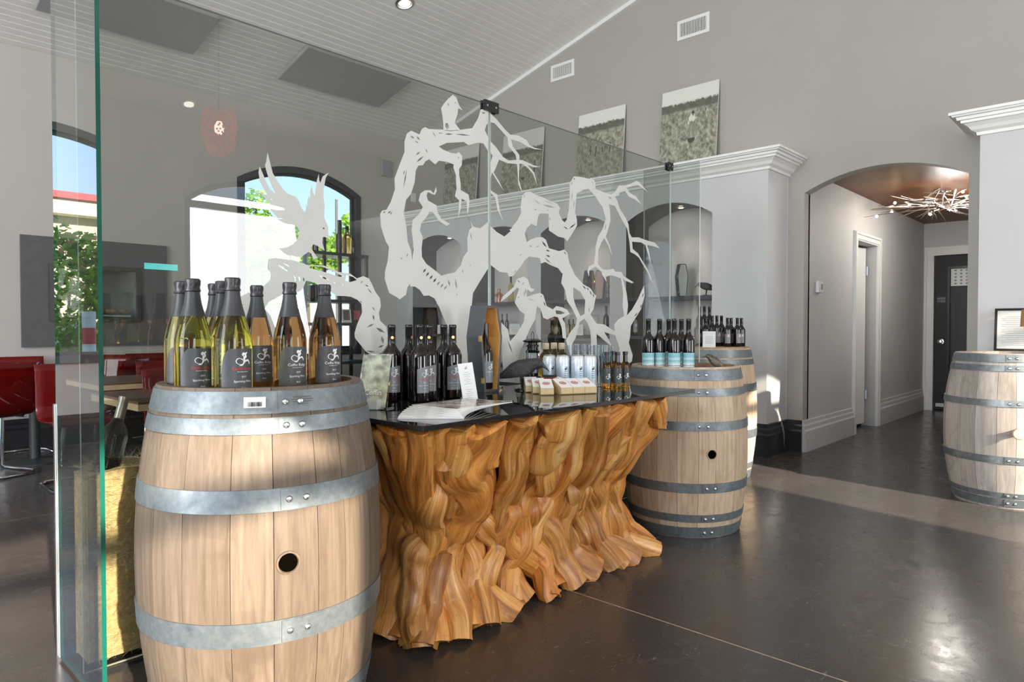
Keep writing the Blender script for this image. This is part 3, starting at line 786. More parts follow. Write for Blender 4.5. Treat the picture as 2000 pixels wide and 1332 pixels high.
def stroke(x0, y0, x1, y1, w):
    dx, dy = x1 - x0, y1 - y0; L = math.hypot(dx, dy); nx, ny = -dy / L * w, dx / L * w; mx, my = (x0 + x1) / 2, (y0 + y1) / 2
    return [(x0, y0), (mx + nx, my + ny), (x1, y1), (mx - nx, my - ny)]
def decal(name, polys, label, parent=None):
    mb = MB()
    for k, (lp, hs) in enumerate(polys):
        loops = [on_glass(lp)] + [on_glass(h) for h in hs]
        mb.prism(loops, YV - 0.00005 * k, YV - 0.0004 - 0.00005 * k, lambda u, v, h: (u, h, v))
    o = mb.build(name, M_vinyl); return tag(o, label, 'decal', 'white vinyl decals on the glass screen')
BIRD = pairs('''522.5 297.7 528.8 323.5 532.6 337.8 541.6 353.6 552 368.6 561 377.6 577.6 384.4 583.6 392.6 588 404.6 595 415 598 407.6 597 399 600 404
600 394 602.4 383.6 606 387.4 605.8 373 608.8 360.8 610.6 373 615 382 617 364 619 352 622.6 340 623.4 352 625.3 357.3 630.2 344.6 642 336.8 636 347.6
633 364 631.4 382 634 400 633.2 424 637.7 436 641.4 443.7 640.7 452.7 643.7 467 633 462.4 630.3 464 629.4 474.4 634 489.7 619.5 480 612.3 477 607 483.4
619.5 503 612.3 507 607.7 495 602.3 492.4 587 502.3 578 501.4 570.8 498 566.6 499 555 494 545 485 561.7 483 571.6 478 580 470 585 453 580 441.4 578 440 564 437.7 555 436 540 427
555.8 428 541.6 425 526.5 407 540 410.6 556.6 410 553.6 406 529.5 400 517.5 388 504.8 373.8 513 379 522.8 380.6 514.5 368.6 507.8 355 504.8 337 507 325
513 338.6 519 353.6 526.5 368.6 538.6 378.3 531 364 525 349 519.8 332.6 517.5 322.8 519.8 316''')
decal('bird_decal', [(BIRD, [stroke(528, 388, 532, 391, 1.2), stroke(630, 445, 634, 447, 2)])], 'white vinyl flying bird with raised wings on the left glass panel')
PERCH = pairs('''884.7 185 891.4 190.5 894.4 199.5 897.4 207 904 215.7 895 211.5 893.4 223.5 890 232.6 888 240 899 254 880 256 866 254 866 243 864 225 861.4 211.5 868 201 877 191.3''')
decal('bird_decal', [(PERCH, [[(870, 240), (875, 241), (877.5, 249), (873, 253), (869.5, 247)], stroke(874, 200, 877, 208, 1), stroke(888, 199, 890, 203, .8)])], 'white vinyl perched crow on top of the bare tree branch')
BR1 = pairs('''523.7 514.5 525.3 506.2 536.9 503.8 553.4 506.2 568.3 507.9 592.4 514 599.6 517.7 614 517.7 632 518.6 646.5 524 661 531 673.5 533 684.3 534.8 697 543.8 709.5 539.3 720.4 543.8
725.8 553.7 733 570 742 582.5 743.8 597 740 611.4 742 625.8 754.6 638.4 757.3 654.6 756.4 672.6 747.4 687 731 695.7 715 687 706 676 693.3 660 692.4 651 697 634.8 702.3 622 707.7 609.5 706 594
698.7 586 686 579.8 671.7 578 657.3 578 646.5 570 628.5 561 614 552 597.8 548.3 594 557.3 590 566 575 574 553.4 574 538.5 582 523.7 590.5 517 603.7 528.6 617 538 640 542 663 545 700 520 738 430 742 404 700
390.7 614.4 409.7 602 429.5 595.4 467.5 580.6 485.7 572.3 512 562.4 528.6 546 530.3 536 523.7 526''')
BR1H = [pairs('602 519 630 521 645 527 660 535 672 541 660 540 640 533 625 529 606 524'), pairs('676 537 690 541 697 547 684 551 674 548'), stroke(621, 537, 646, 549, 1.6), stroke(651, 552, 655, 553, 1.6), stroke(666, 556, 671, 556, 1.2),
    stroke(574, 534, 579, 555, 1.8), stroke(583, 538, 587, 553, 1.8), stroke(592, 541, 594, 551, 1.6), stroke(540, 515, 566, 532, 2.2), stroke(552, 513, 572, 524, 1.8), stroke(702, 588, 707, 591, 1),
    stroke(717, 639, 731, 632, 2), stroke(734, 640, 752, 650, 3), stroke(745, 656, 749, 672, 3.2), stroke(738, 679, 750, 674, 2), stroke(715, 685, 733, 688, 1.6), stroke(728, 614, 731, 626, 2), stroke(713, 556, 720, 560, 1.2), stroke(718, 563, 727, 574, 1.4), stroke(470, 593, 478, 597, 1), stroke(404, 619, 409, 622, 1.2), stroke(704, 554, 709, 548, 1), stroke(726, 598, 733, 608, 1.2)]
decal('branch_decal', [(BR1, BR1H)], 'white vinyl gnarled lower branch with a sawn end on the left glass panel')
TRUNK = pairs('''790 285 790 276 794.6 261 802.8 255 811 258.8 819.3 262.6 823.8 252 829.8 248 838 252 857.6 252.8 880 255 898 253.6 910 252 922.4 250.3 934 230.5 938.6 214 953.5 212.4 953.5 239.5 949.5 245 946.8 254 953.5 268.3
953.5 295.3 944 280 933 278.7 915 283.6 906 277.3 890 278.2 872.6 279 857 286 866 292.6 880 298.6 890.7 300 896 297 902.7 304.6 902 322.6 896.7 330 896.7 342 899.7 358.7 899.5 371 915 380 917 392 913.5 421 924 442.6
938 446 953.5 433 953.5 524 937 550 923.7 572.6 921.4 595 917 650 914 756 878 756 886 700 884 660 868 625 857.6 599.6 848.6 583 838 577 827.6 577.8 820 566.5 811 560 801.3 559 800.5 554.5 796 560.5 793 575.6 781 584.6 774.3 580
760 572 751.5 545 752 530 757.3 508.6 759.7 482 753 470.7 744 442.6 742.4 418 746.5 411 754.8 409.5 763 394.7 771.3 370 770.5 348 779.5 324 790 297''')
TRUNKH = [pairs('857 314 850 321 838 311 831 315 826 322.6 817 323.4 812 333 809.6 357 802.5 379 793 390 788.6 416 793.6 442.6 796 472 802.7 489 805 510 807.6 485.5 806 466 803.5 449 806 429.4 817.5 419.5 825.8 404.6 817.5 391.4 821 378 830 371.6 840.7 371.6 847.3 378 851.4 365 853 373 849 380.6 844 379 835.7 375 833 381.5 835.7 391.4 853 401.3 854.7 414.5 862 427.7 879.5 437 872 441 857 431 845.6 414.5 839 412.8 832.4 424.4 822.5 436 820 450.8 825.8 462.4 823.3 485.5 824 502 832.4 515 852 530 862 538.4 873.7 535 888.5 531.8 900 518.5 905 502 913.3 490.5 912.5 465.7 916.6 449 922 443.5 912 414.5 911.2 393 901.8 388 900 406 895 425 896.8 391.4 888.5 383 892 368 891 360 890.5 342 885.4 327 886 321 872.6 316')]
TRUNKH += [stroke(794.6, 328.6, 787.8, 369, 1.4), stroke(790.5, 331.6, 787.5, 343, 1.2), stroke(801, 265.6, 809.6, 270, 2), stroke(813, 265.6, 820.8, 274.6, 1.8), stroke(810, 275, 818, 280, 1.2), stroke(844, 255.8, 851.6, 269, 1), stroke(868, 262, 885, 262, 1.8), stroke(889, 262, 919, 264.5, 1.6), stroke(855, 259, 866, 261, 1.2),
    stroke(813, 317, 827.6, 305, 2.2), stroke(812, 303, 821, 296, 1.8), stroke(831, 290, 835, 299, 1), stroke(894, 307, 897, 309, 1), stroke(941, 219, 948, 222, 2), stroke(748, 416, 753, 413, 1.6), stroke(757, 417, 764, 412, 1.8), stroke(762, 420, 766, 413, 1.2), stroke(783, 502, 785, 507, 1), stroke(794, 503, 797, 494, 1)]
for (x, y) in ((829, 528), (835, 535), (842, 541), (849, 547), (856, 553), (863, 557.5), (870, 561)):
    TRUNKH.append(stroke(x + 3.2, y - 4, x - 3.2, y + 5, 2.0))
TRUNKH += [stroke(875, 546, 879, 560, 2.2), stroke(889, 544, 892, 566, 2.0), stroke(892, 573, 892.5, 577, 1.4), stroke(918, 453, 922, 470, 1), stroke(919, 512, 918, 522, 0.9), stroke(903, 525, 904, 535, 0.9)]
decal('tree_decal', [(TRUNK, TRUNKH)], 'white vinyl gnarled bare tree trunk on the left glass panel')
R1 = pairs('''957.5 441 962.5 445.6 970 453 985 462 997 451.6 1001.6 441 1010.6 430.6 1018 415.6 1016.6 405 1019.6 382.5 1027 375 1036 374.3 1051 382.5 1060 384.8 1072 391.5 1088.6 398.3 1094 406.5 1091 415.6 1097.7 429.8 1103 434.3 1106.7 429 1111 409.5 1112.7 379.5
1112.5 358.5 1120.8 344.3 1135 345.8 1151.6 349.5 1154.6 346.5 1162 354.8 1163.6 369 1169.6 372 1186 378 1189 398.3 1178.6 403.6 1173.4 400 1162 382.5 1150 369 1139.6 370.5 1126 378 1123 414 1126.8 429 1126.8 441 1118.5 454.6 1108 471 1102 465 1090 462 1072 450
1071.4 417 1054 417 1051 423 1048 441.8 1037.6 437.3 1030 444 1024.8 456 1028.6 472.6 1037.6 467.4 1048 463.6 1058.6 463 1066 468 1072 484.6 1091.7 490.6 1102 487.6 1108 493.6 1112.7 517.7 1097.7 534 1090 523.7 1075 517.7 1064.6 511.7 1057 514.7 1054 504 1033 501 1024 508.7 1018 519 1001.6 539.4 994 540 991 532.7 976 531 957.5 517''')
R1H = [stroke(1022, 386, 1026, 379, 1.2), stroke(1043, 390, 1056, 400, 0.9), stroke(1060, 400, 1085, 406, 2.2), stroke(1061, 391, 1080, 399, 1.2), stroke(1043, 407, 1048, 411, 0.9), stroke(1067, 410, 1072, 411, 0.8), stroke(1073, 424, 1075, 432, 0.9), stroke(1100, 442, 1110, 448, 1.2), stroke(1111, 447, 1125, 436, 1.6), stroke(1115, 363, 1118, 352, 1.2), stroke(1121, 347, 1122, 352, 1.6), stroke(1116, 395, 1118, 372, 0.8), stroke(1120, 410, 1122, 388, 0.8), stroke(1155, 352, 1160, 363, 1), stroke(1034, 479, 1040, 483, 1), stroke(1047, 483, 1054, 480, 1), stroke(1058, 470, 1068, 484, 1.8), stroke(1066, 488, 1074, 491, 1.6), stroke(1066, 498, 1075, 502, 1.8), stroke(1063, 503, 1077, 515, 1), stroke(1101, 491, 1106, 497, 1.6), stroke(1014, 500, 1019, 496, 0.8), stroke(1004, 533, 1008, 527, 1)]
R2 = pairs('''1184 378 1193.6 379.5 1201 375 1208.6 362.3 1220.6 362.3 1232.6 358.5 1243 353.3 1249 356.3 1265 375 1255 367.5 1246 361.5 1234 363.8 1223.6 366.8 1229.6 376.5 1241.7 383.3 1253.7 400 1240 389.3 1228 384 1220.6 373.5 1210 376.5 1209.4 381.8 1201 384
1205.6 391.6 1210 406.6 1222 426 1227.4 438 1229.6 456 1234 463.6 1247.7 463.6 1258 468 1279 474 1289 485.4 1276 481 1264.2 478.6 1268 493.7 1271.7 519 1265 495 1260.4 478.6 1252 473.4 1234.5 472 1235.6 486 1246 495 1256.7 513 1267 530 1274.7 554 1264 531.5 1247.7 503 1240 496.7 1231 492 1229.6 474 1225 447 1214.6 429 1201 402 1187 398.3''')
R3 = pairs('''1176 401 1189 396 1191.4 414 1192 432 1186 454.6 1183 462 1190.6 478.6 1196 499.7 1187.6 478.6 1180 465 1174 474 1168 490 1168 517 1176 525 1180 535 1172 529 1163 520 1155 525 1151 529 1150 540 1147 530 1150 520 1160 515 1162 500 1163.6 480 1168 462 1177 447 1183 427.6''')
R4 = pairs('''1093 527 1104 512 1112.7 515 1123 537 1139.5 555.6 1153 563 1163.6 579.6 1159 603.6 1153 614 1165 632 1180 633.6 1200.4 647 1201 654.7 1180 648.7 1189 663.7 1198 680 1184 668 1165 651.7 1167 716 1157 716 1153 647 1147 630.6 1141 622 1132 629 1124.5 659 1117 672.7 1116 700 1105 665 1113 650 1125 635 1127 622 1117 602 1108 588.6 1103.5 566 1096 552.6 1099 534.5''')
R4H = [pairs('1119.5 561 1133.5 570 1143 587 1141.5 613 1133.5 617.5 1124 597 1119.5 581'), stroke(1137, 557, 1145, 565, 1.4), stroke(1146, 561, 1150, 568, 1.2), stroke(1152, 567, 1155, 577, 1.2), stroke(1158, 573, 1160, 582, 1.2), stroke(1150, 599, 1151, 612, 0.7)]
R5 = pairs('''985 745 980 692 979 630 992 643.5 996 666.5 1009.5 651.6 1023 628.6 1025 613.8 1015 607 1005.4 591 1008 581.4 1013.5 564 1009.5 562 993 578.6 977 590 982.4 578.6 1004 559.7 1009.5 545 1023 539.5 1031 546 1036.5 562.4 1044.6 565 1038 570.5 1029.7 565 1028.4 580 1044.6 574.6 1055.4 572 1061 576
1067.6 597.6 1079.7 604.3 1086.5 597.6 1098.6 600.3 1108 605 1112.5 613 1098 622 1103.5 632 1106 662 1099 660 1097 640 1090 620 1082.4 617.8 1069 624 1061 620.5 1055.4 603 1048.6 597.6 1047 608 1044.6 624.6 1034 643.5 1025.7 665 1013.5 691 1005 745''')
R5H = [stroke(1026.5, 562, 1027, 577, 1.8), stroke(1010, 546, 1016, 553, 1.4), stroke(1019, 557, 1024, 550, 1.2), stroke(1011, 583, 1014, 579, 1), stroke(1023, 568, 1024, 580, 1), stroke(1031, 583, 1045, 588, 0.8), stroke(1061, 588, 1066, 599, 1.2), stroke(1056, 580, 1058, 577, 1), pairs('1085 606 1094 607 1104 611 1095 614 1086 613'), stroke(991, 664, 1002, 692, 1.8), stroke(982, 645, 984, 646.5, 1), stroke(1008, 698, 1012, 692, 1)]
R6 = pairs('''1174 525.5 1186 527 1198 524.8 1201 530 1214.6 531.5 1217.6 539 1238 551.8 1234 553 1220.6 548 1216.5 543 1223.6 572 1226.6 596 1224.4 616 1234 605 1246 584 1258 557 1259 578 1252 603.6 1240 623 1232 636.6 1230.4 657.7 1228 669.7 1235.6 693.7 1234 706 1207 726 1210 680 1201 653 1199.6 633.6 1207 624.6 1219 617
1216 596 1217 572 1213 544 1204 540.5 1193.6 537.5 1183 540.5 1185 551 1178.6 540.5 1175.6 536''')
R6H = [stroke(1254, 582, 1257, 571, 1), stroke(1250, 603, 1254, 593, 1), stroke(1238, 619, 1246, 610, 1)]
R8 = pairs('''957.5 221.4 969.3 232.3 985.5 252 996.3 263 1012.5 264.7 1028.7 273.7 1034 283.6 1045 289 1060.3 292 1045 291.5 1032.3 287.2 1016 277.3 998 272 1001.7 286.3 1014.3 302.5 1014.3 312.4 1021.5 313.3 1043 323 1055 326 1043 326.8 1030.5 322.3 1043 336.8 1049.5 362 1041.4 340.4 1032.3 329.5 1021.5 320.5 1014.3 319.6 1013.4 351 1020 376.4 1012.5 360 1010 320.5 991 318.7 974.7 311.5 967.5 329.5 964 337 974 353 984 373 972 355 961.2 337 957.5 348
957.5 318.7 962 304.3 957.5 297 957.5 275.5 969.3 288 982 306 992.7 313.3 1009 312.4 1007 302.5 992.7 284.5 991 268.3 978.3 254 965.7 240.4 957.5 238.6''')
R9 = pairs('957.5 371 971 380 973.8 398 976 412 983.6 433.6 971.6 409.6 967 385.5 957.5 376.5')
decal('branch_decal', [(R1, R1H), (R2, [stroke(1188, 383, 1196, 390, 1.4)]), (R3, [stroke(1184, 436, 1181, 450, 0.8)]), (R4, R4H)], 'white vinyl forked main branches in the middle of the right glass panel')
decal('branch_decal', [(R5, R5H)], 'white vinyl curling root stem rising behind the model crow')
decal('branch_decal', [(R6, R6H)], 'white vinyl forked stump at the right end of the glass screen')
decal('branch_decal', [(R8, []), (R9, [])], 'white vinyl thin twigs at the top of the right glass panel')

# low slate board behind the counter and straw display
tag(MB().box((1.36, YG + 0.02, 0.0), (4.1, YG + 0.045, 0.62)).build('low_board', plain('dark_olive_slate', (0.075, 0.08, 0.068), 0.35, vary=0.3, scale=7)), 'dark olive slate board standing behind the root counter', 'board')
HX0, HX1, HY0, HY1 = 0.665, 1.27, YG + 0.03, 2.57
hb = link('straw_display', None, None, (0, 0, 0)); tag(hb, 'golden straw packed behind the glass beside the foreground barrel', 'straw')
hb['kind'] = 'stuff'
rnd = random.Random(9)
def hay_top(x, y): return 0.60 + 0.16 * max(0, (x - 0.85)) / 0.4 + 0.04 * noise.noise(Vector((x * 5, y * 5, 0)))
grid = []
M_hay = plain('golden_straw', (0.80, 0.58, 0.29), 0.75, vary=0.3, scale=60, bmp=0.8)
mb = MB(); n = 14
for (fx, fy) in ((lambda s: (HX0 + (HX1 - HX0) * s, HY0 + 0.01), None), (lambda s: (HX1, HY0 + (HY1 - HY0) * s), None), (lambda s: (HX1 - (HX1 - HX0) * s, HY1), None), (lambda s: (HX0 + 0.005, HY1 - (HY1 - HY0) * s), None)):
    mb.sheet([[(*fx(c / n), hay_top(*fx(c / n)) * r / 10 + 0.02) for c in range(n + 1)] for r in range(11)])
mb.sheet([[(HX0 + (HX1 - HX0) * c / n, HY0 + (HY1 - HY0) * r / n, hay_top(HX0 + (HX1 - HX0) * c / n, HY0 + (HY1 - HY0) * r / n) + 0.02) for c in range(n + 1)] for r in range(n + 1)])
mb.build('straw_core', M_hay, hb, 'a')
mb = MB()
def blade(p, d, L, curl, w):
    side = d.cross(Vector((rnd.uniform(-1, 1), rnd.uniform(-1, 1), rnd.uniform(-1, 1)))).normalized() * w
    c = Vector((rnd.uniform(-1, 1), rnd.uniform(-1, 1), rnd.uniform(-0.6, 1))) * curl
    a, b, e_ = p, p + d * L * 0.5 + c * 0.5, p + d * L + c * 0.2
    cl_ = lambda q: Vector((min(max(q.x, 0.656), 1.33), min(max(q.y, YG + 0.012), 2.59), max(q.z, 0.002)))
    mb.add([cl_(q) for q in (a - side, a + side, b + side, b - side, e_)], [(0, 1, 2, 3), (3, 2, 4)])
for k in range(9000):
    if rnd.random() < 0.68:
        x = rnd.uniform(HX0, HX1); z = rnd.uniform(0.03, hay_top(x, HY0)); p = Vector((x, HY0 + rnd.uniform(-0.003, 0.012), z))
        d = Vector((rnd.uniform(-1, 1), 0.04, rnd.uniform(-0.45, 0.25))).normalized()
        blade(p, d, rnd.uniform(0.02, 0.06), 0.008, 0.0008)
        continue
    x, y = rnd.uniform(HX0 + 0.02, HX1), rnd.uniform(HY0 + 0.02, HY1); p = Vector((x, y, hay_top(x, y) + 0.015))
    d = Vector((rnd.uniform(-1, 1), rnd.uniform(-1, 1), rnd.uniform(0, 0.55))).normalized()
    if p.y + d.y * 0.08 < HY0 + 0.02: d.y = abs(d.y)
    blade(p, d, rnd.uniform(0.03, 0.08), 0.02, 0.0009)
mb.build('straw_blades', plain('straw_blades', (0.86, 0.66, 0.36), 0.6, vary=0.3, scale=90), hb, fixn=False)
tag(MB().box((0.64, 2.596, 0.0), (1.33, 2.602, 0.84)).build('case_pane', [M_glass]), 'low clear pane closing the back of the straw display', 'glass panel')

# ================================================================== ROOT COUNTER
SS = [0.0, 0.15, 0.35, 0.5, 0.7, 1.0]
PXL = [1.46, 1.50, 1.56, 1.55, 1.47, 1.33]; PXR = [2.97, 2.88, 2.79, 2.76, 2.75, 2.73]
PYF = [1.79, 1.85, 1.87, 1.83, 1.72, 1.585]; PYB = [2.20, 2.15, 2.12, 2.14, 2.20, 2.26]
def lerp(tab, s):
    s = min(max(s, 0), 1)
    for i in range(len(SS) - 1):
        if s <= SS[i + 1]:
            k = (s - SS[i]) / (SS[i + 1] - SS[i]); k = k * k * (3 - 2 * k) if 0 < i < 4 else k
            return tab[i] + (tab[i + 1] - tab[i]) * k
HC = 0.785
def ring(q, s):
    """q in [0,4): 0-1 front left to right, 1-2 right, 2-3 back, 3-4 left, corners rounded"""
    xl, xr, yf, yb = lerp(PXL, s), lerp(PXR, s), lerp(PYF, s), lerp(PYB, s)
    q = q % 4; i = int(q); k = q - i
    C = [Vector((xl, yf)), Vector((xr, yf)), Vector((xr, yb)), Vector((xl, yb))]
    p = C[i] * (1 - k) + C[(i + 1) % 4] * k
    c = (C[0] + C[2]) / 2
    # pull the corners in
    e_ = min(k, 1 - k); pull = max(0.0, 0.12 - e_) / 0.12 * (0.06 if i % 2 == 0 else 0.05)
    dv = (c - p); p = p + dv.normalized() * pull
    nrm = [Vector((0, -1)), Vector((1, 0)), Vector((0, 1)), Vector((-1, 0))][i]
    nrm = (nrm - dv.normalized() * max(0.0, 0.2 - e_) * 3).normalized()
    return Vector((p.x, p.y, s * HC)), Vector((nrm.x, nrm.y, 0))
rc = thing('root_counter', 'counter of tangled golden teak roots under a smoked glass top', 'counter', (2.1, 1.9, 0))
RO = Vector((2.1, 1.9, 0))
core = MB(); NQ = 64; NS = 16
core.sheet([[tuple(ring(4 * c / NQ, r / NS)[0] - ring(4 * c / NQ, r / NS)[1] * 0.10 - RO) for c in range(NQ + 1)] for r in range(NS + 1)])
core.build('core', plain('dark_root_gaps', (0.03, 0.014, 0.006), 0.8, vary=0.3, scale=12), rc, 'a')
rnd = random.Random(77)
def root(q0, q1, s0, s1, r0, r1, flat=0.6, wig=0.35, depth=0.02, seed=0, knots=()):
    """one root strand laid over the body: a tube that tapers, twists and swells"""
    mb = MB(); n, N = 14, 30; vs, uvs, fs = [], [], []
    pts = []
    for i in range(N):
        k = i / (N - 1); s = s0 + (s1 - s0) * k
        q = q0 + (q1 - q0) * k + wig * 0.09 * noise.noise(Vector((seed * 1.7, k * 2.6, 3.1)))
        P, nr = ring(q, s); rr = r0 + (r1 - r0) * k
        rr *= 1 + 0.35 * noise.noise(Vector((seed * 2.3, k * 3.4, 9.2)))
        for kk, amp in knots: rr *= 1 + amp * math.exp(-((k - kk) / 0.07) ** 2)
        ends = (1.0 if s0 <= 0.01 else min(1, (k + 0.004) / 0.2)) * (1.0 if s1 >= 0.99 else min(1, (1.004 - k) / 0.2))
        rr *= max(0.01, ends) ** 0.6
        pts.append((P + nr * (depth - 0.035 - 0.055 * (1 - ends) + 0.03 * max(0, 1 - s / 0.12) + 0.05 * noise.noise(Vector((seed, k * 2.0, 1.0)))), nr, rr))
    for i, (P, nr, rr) in enumerate(pts):
        d = (pts[min(i + 1, N - 1)][0] - pts[max(i - 1, 0)][0]).normalized()
        side = d.cross(nr).normalized(); up = side.cross(d).normalized()
        if up.dot(nr) < 0: up = -up
        tw = 0.7 * noise.noise(Vector((seed * 0.9, i * 0.12, 4.0)))
        for k in range(n + 1):
            a = 2 * PI * k / n + tw
            w = 1 + 0.22 * noise.noise(Vector((math.cos(a) * 1.5 + seed, math.sin(a) * 1.5, i * 0.11))) + 0.10 * noise.noise(Vector((math.cos(a) * 4 + seed, math.sin(a) * 4, i * 0.13)))
            o = side * math.cos(a) * rr * w + up * math.sin(a) * rr * flat * w
            p = P + o - RO
            if p.z < 0.001: p.z = 0.001
            if p.z > HC - 0.002: p.z = HC - 0.002
            vs.append(p); uvs.append((k / n * 0.5, i / (N - 1) * (s1 - s0) + seed))
    for i in range(N - 1):
        for k in range(n):
            fs.append((i * (n + 1) + k, i * (n + 1) + k + 1, (i + 1) * (n + 1) + k + 1, (i + 1) * (n + 1) + k))
    fs.append(tuple(range(n, -1, -1))); fs.append(tuple(range((N - 1) * (n + 1), N * (n + 1))))
    mb.add(vs, fs, 0, uvs)
    return mb.build('root', M_root, rc, 'a')
sd = 0
def nx():
    global sd
    sd += 1; return sd * 1.37
# long trunk-like roots from floor to top across the front and round the left end
for k in range(15):
    q = 0.03 + k / 14 * 0.94
    root(q + rnd.uniform(-0.06, 0.06), q + rnd.uniform(-0.02, 0.02), 0.0, 1.0, rnd.uniform(0.05, 0.075), rnd.uniform(0.042, 0.058), rnd.uniform(0.85, 1.15), 0.8, rnd.uniform(-0.03, 0.03), nx(), [(rnd.random(), rnd.uniform(0.0, 0.3))])
for k in range(8):
    q = 3.02 + k / 7 * 0.96
    root(q + rnd.uniform(-0.06, 0.06), q + rnd.uniform(-0.08, 0.08), 0.0, 1.0, rnd.uniform(0.05, 0.075), rnd.uniform(0.045, 0.065), 0.7, 1.0, 0.005, nx())
for k in range(7):
    q = 1.03 + k / 6 * 0.94
    root(q + rnd.uniform(-0.06, 0.06), q + rnd.uniform(-0.08, 0.08), 0.0, 1.0, 0.07, 0.055, 0.7, 1.0, 0.0, nx())
for k in range(6):
    root(2.1 + k * 0.16, 2.1 + k * 0.16, 0.0, 1.0, 0.10, 0.09, 0.5, 0.6, -0.02, nx())
# broad plates, diagonal strands, feet and knots
for (q0, q1, s0, s1, r0, r1, fl_, dp) in ((0.10, 0.17, 0.30, 1.0, 0.06, 0.10, 0.55, 0.045), (0.02, 0.0, 0.0, 0.80, 0.07, 0.05, 0.7, 0.03), (0.20, 0.33, 0.10, 0.95, 0.045, 0.04, 0.9, 0.05), (0.30, 0.26, 0.40, 1.0, 0.045, 0.055, 0.8, 0.05),
        (0.40, 0.46, 0.50, 1.0, 0.06, 0.10, 0.55, 0.05), (0.33, 0.50, 0.12, 0.86, 0.045, 0.05, 0.7, 0.055), (0.46, 0.60, 0.14, 1.0, 0.05, 0.04, 0.8, 0.05), (0.57, 0.50, 0.0, 0.66, 0.06, 0.05, 0.7, 0.045),
        (0.62, 0.73, 0.26, 1.0, 0.045, 0.055, 0.8, 0.05), (0.70, 0.88, 0.22, 1.0, 0.045, 0.065, 0.7, 0.045), (0.86, 0.97, 0.30, 1.0, 0.055, 0.08, 0.6, 0.04), (0.80, 0.70, 0.0, 0.66, 0.06, 0.04, 0.7, 0.045),
        (0.92, 0.80, 0.0, 0.70, 0.05, 0.04, 0.8, 0.05), (0.99, 0.90, 0.0, 0.60, 0.05, 0.045, 0.8, 0.055), (0.13, 0.07, 0.0, 0.62, 0.06, 0.045, 0.75, 0.05), (0.26, 0.20, 0.0, 0.56, 0.06, 0.045, 0.75, 0.05), (0.38, 0.31, 0.0, 0.58, 0.055, 0.04, 0.75, 0.05),
        (0.48, 0.42, 0.0, 0.55, 0.06, 0.04, 0.7, 0.045), (0.66, 0.60, 0.0, 0.60, 0.07, 0.045, 0.6, 0.04), (0.73, 0.67, 0.10, 0.60, 0.035, 0.04, 0.9, 0.06), (3.85, 3.95, 0.1, 0.8, 0.05, 0.06, 0.7, 0.035), (3.6, 3.75, 0.35, 1.0, 0.06, 0.07, 0.6, 0.03), (3.97, 3.9, 0.0, 0.5, 0.06, 0.045, 0.8, 0.04)):
    root(q0, q1, s0, s1, r0, r1, fl_, 1.1, dp, nx(), [(rnd.random(), rnd.uniform(0.05, 0.35))])
for (q, s, r) in ((0.69, 0.42, 0.05), (0.85, 0.76, 0.045)):
    root(q - 0.012, q + 0.012, s - r * 2.4, s + r * 2.4, r, r * 0.9, 0.7, 0.2, 0.055, nx())
# smoked glass top with a black edge
tg = MB().box((1.292 - RO.x, 1.556 - RO.y, 0.784), (2.925 - RO.x, 2.33 - RO.y, 0.80), ch=0.0015).build('glass_top', M_smoked, rc)

# ================================================================== BOTTLES AND LABELS
def cyl_map(r, a0=0.0): return lambda u, v: (r * math.cos(a0 + u / r), r * math.sin(a0 + u / r), v)
def label_patch(r, x0, x1, bot, top, n=14):
    """curved label: bot(x), top(x) give its lower and upper edge"""
    g = [[], [], []]; mp = cyl_map(r)
    for k in range(n + 1):
        x = x0 + (x1 - x0) * k / n; b, t = bot(x), top(x)
        for i, w in enumerate((0, 0.5, 1)): g[i].append(mp(x, b + (t - b) * w))
    return MB().sheet(g)
TREE2D = [pairs('0 0 .1 .12 .13 .3 .02 .42 -.16 .5 -.3 .46 -.38 .32 -.34 .18 -.22 .1 -.1 .08 -.2 .02 -.55 0'), pairs('.08 .1 .2 .24 .18 .42 .3 .56 .26 .7 .34 .8 .3 .86 .18 .78 .1 .84 0 .78 -.02 .66 .08 .58 .06 .44 .12 .3'), pairs('.2 .24 .36 .3 .44 .2 .48 .06 .52 .22 .42 .38 .3 .4 .2 .34')]
def print_tree(mb, x, y, s, mp, mi=0):
    for lp in TREE2D:
        t = tri_fill([lp]); mb.add([mp(x + a * s, y + b * s) for a, b in lp], t, mi)
def capped(prof, n=28): return MB().lathe(prof, n)

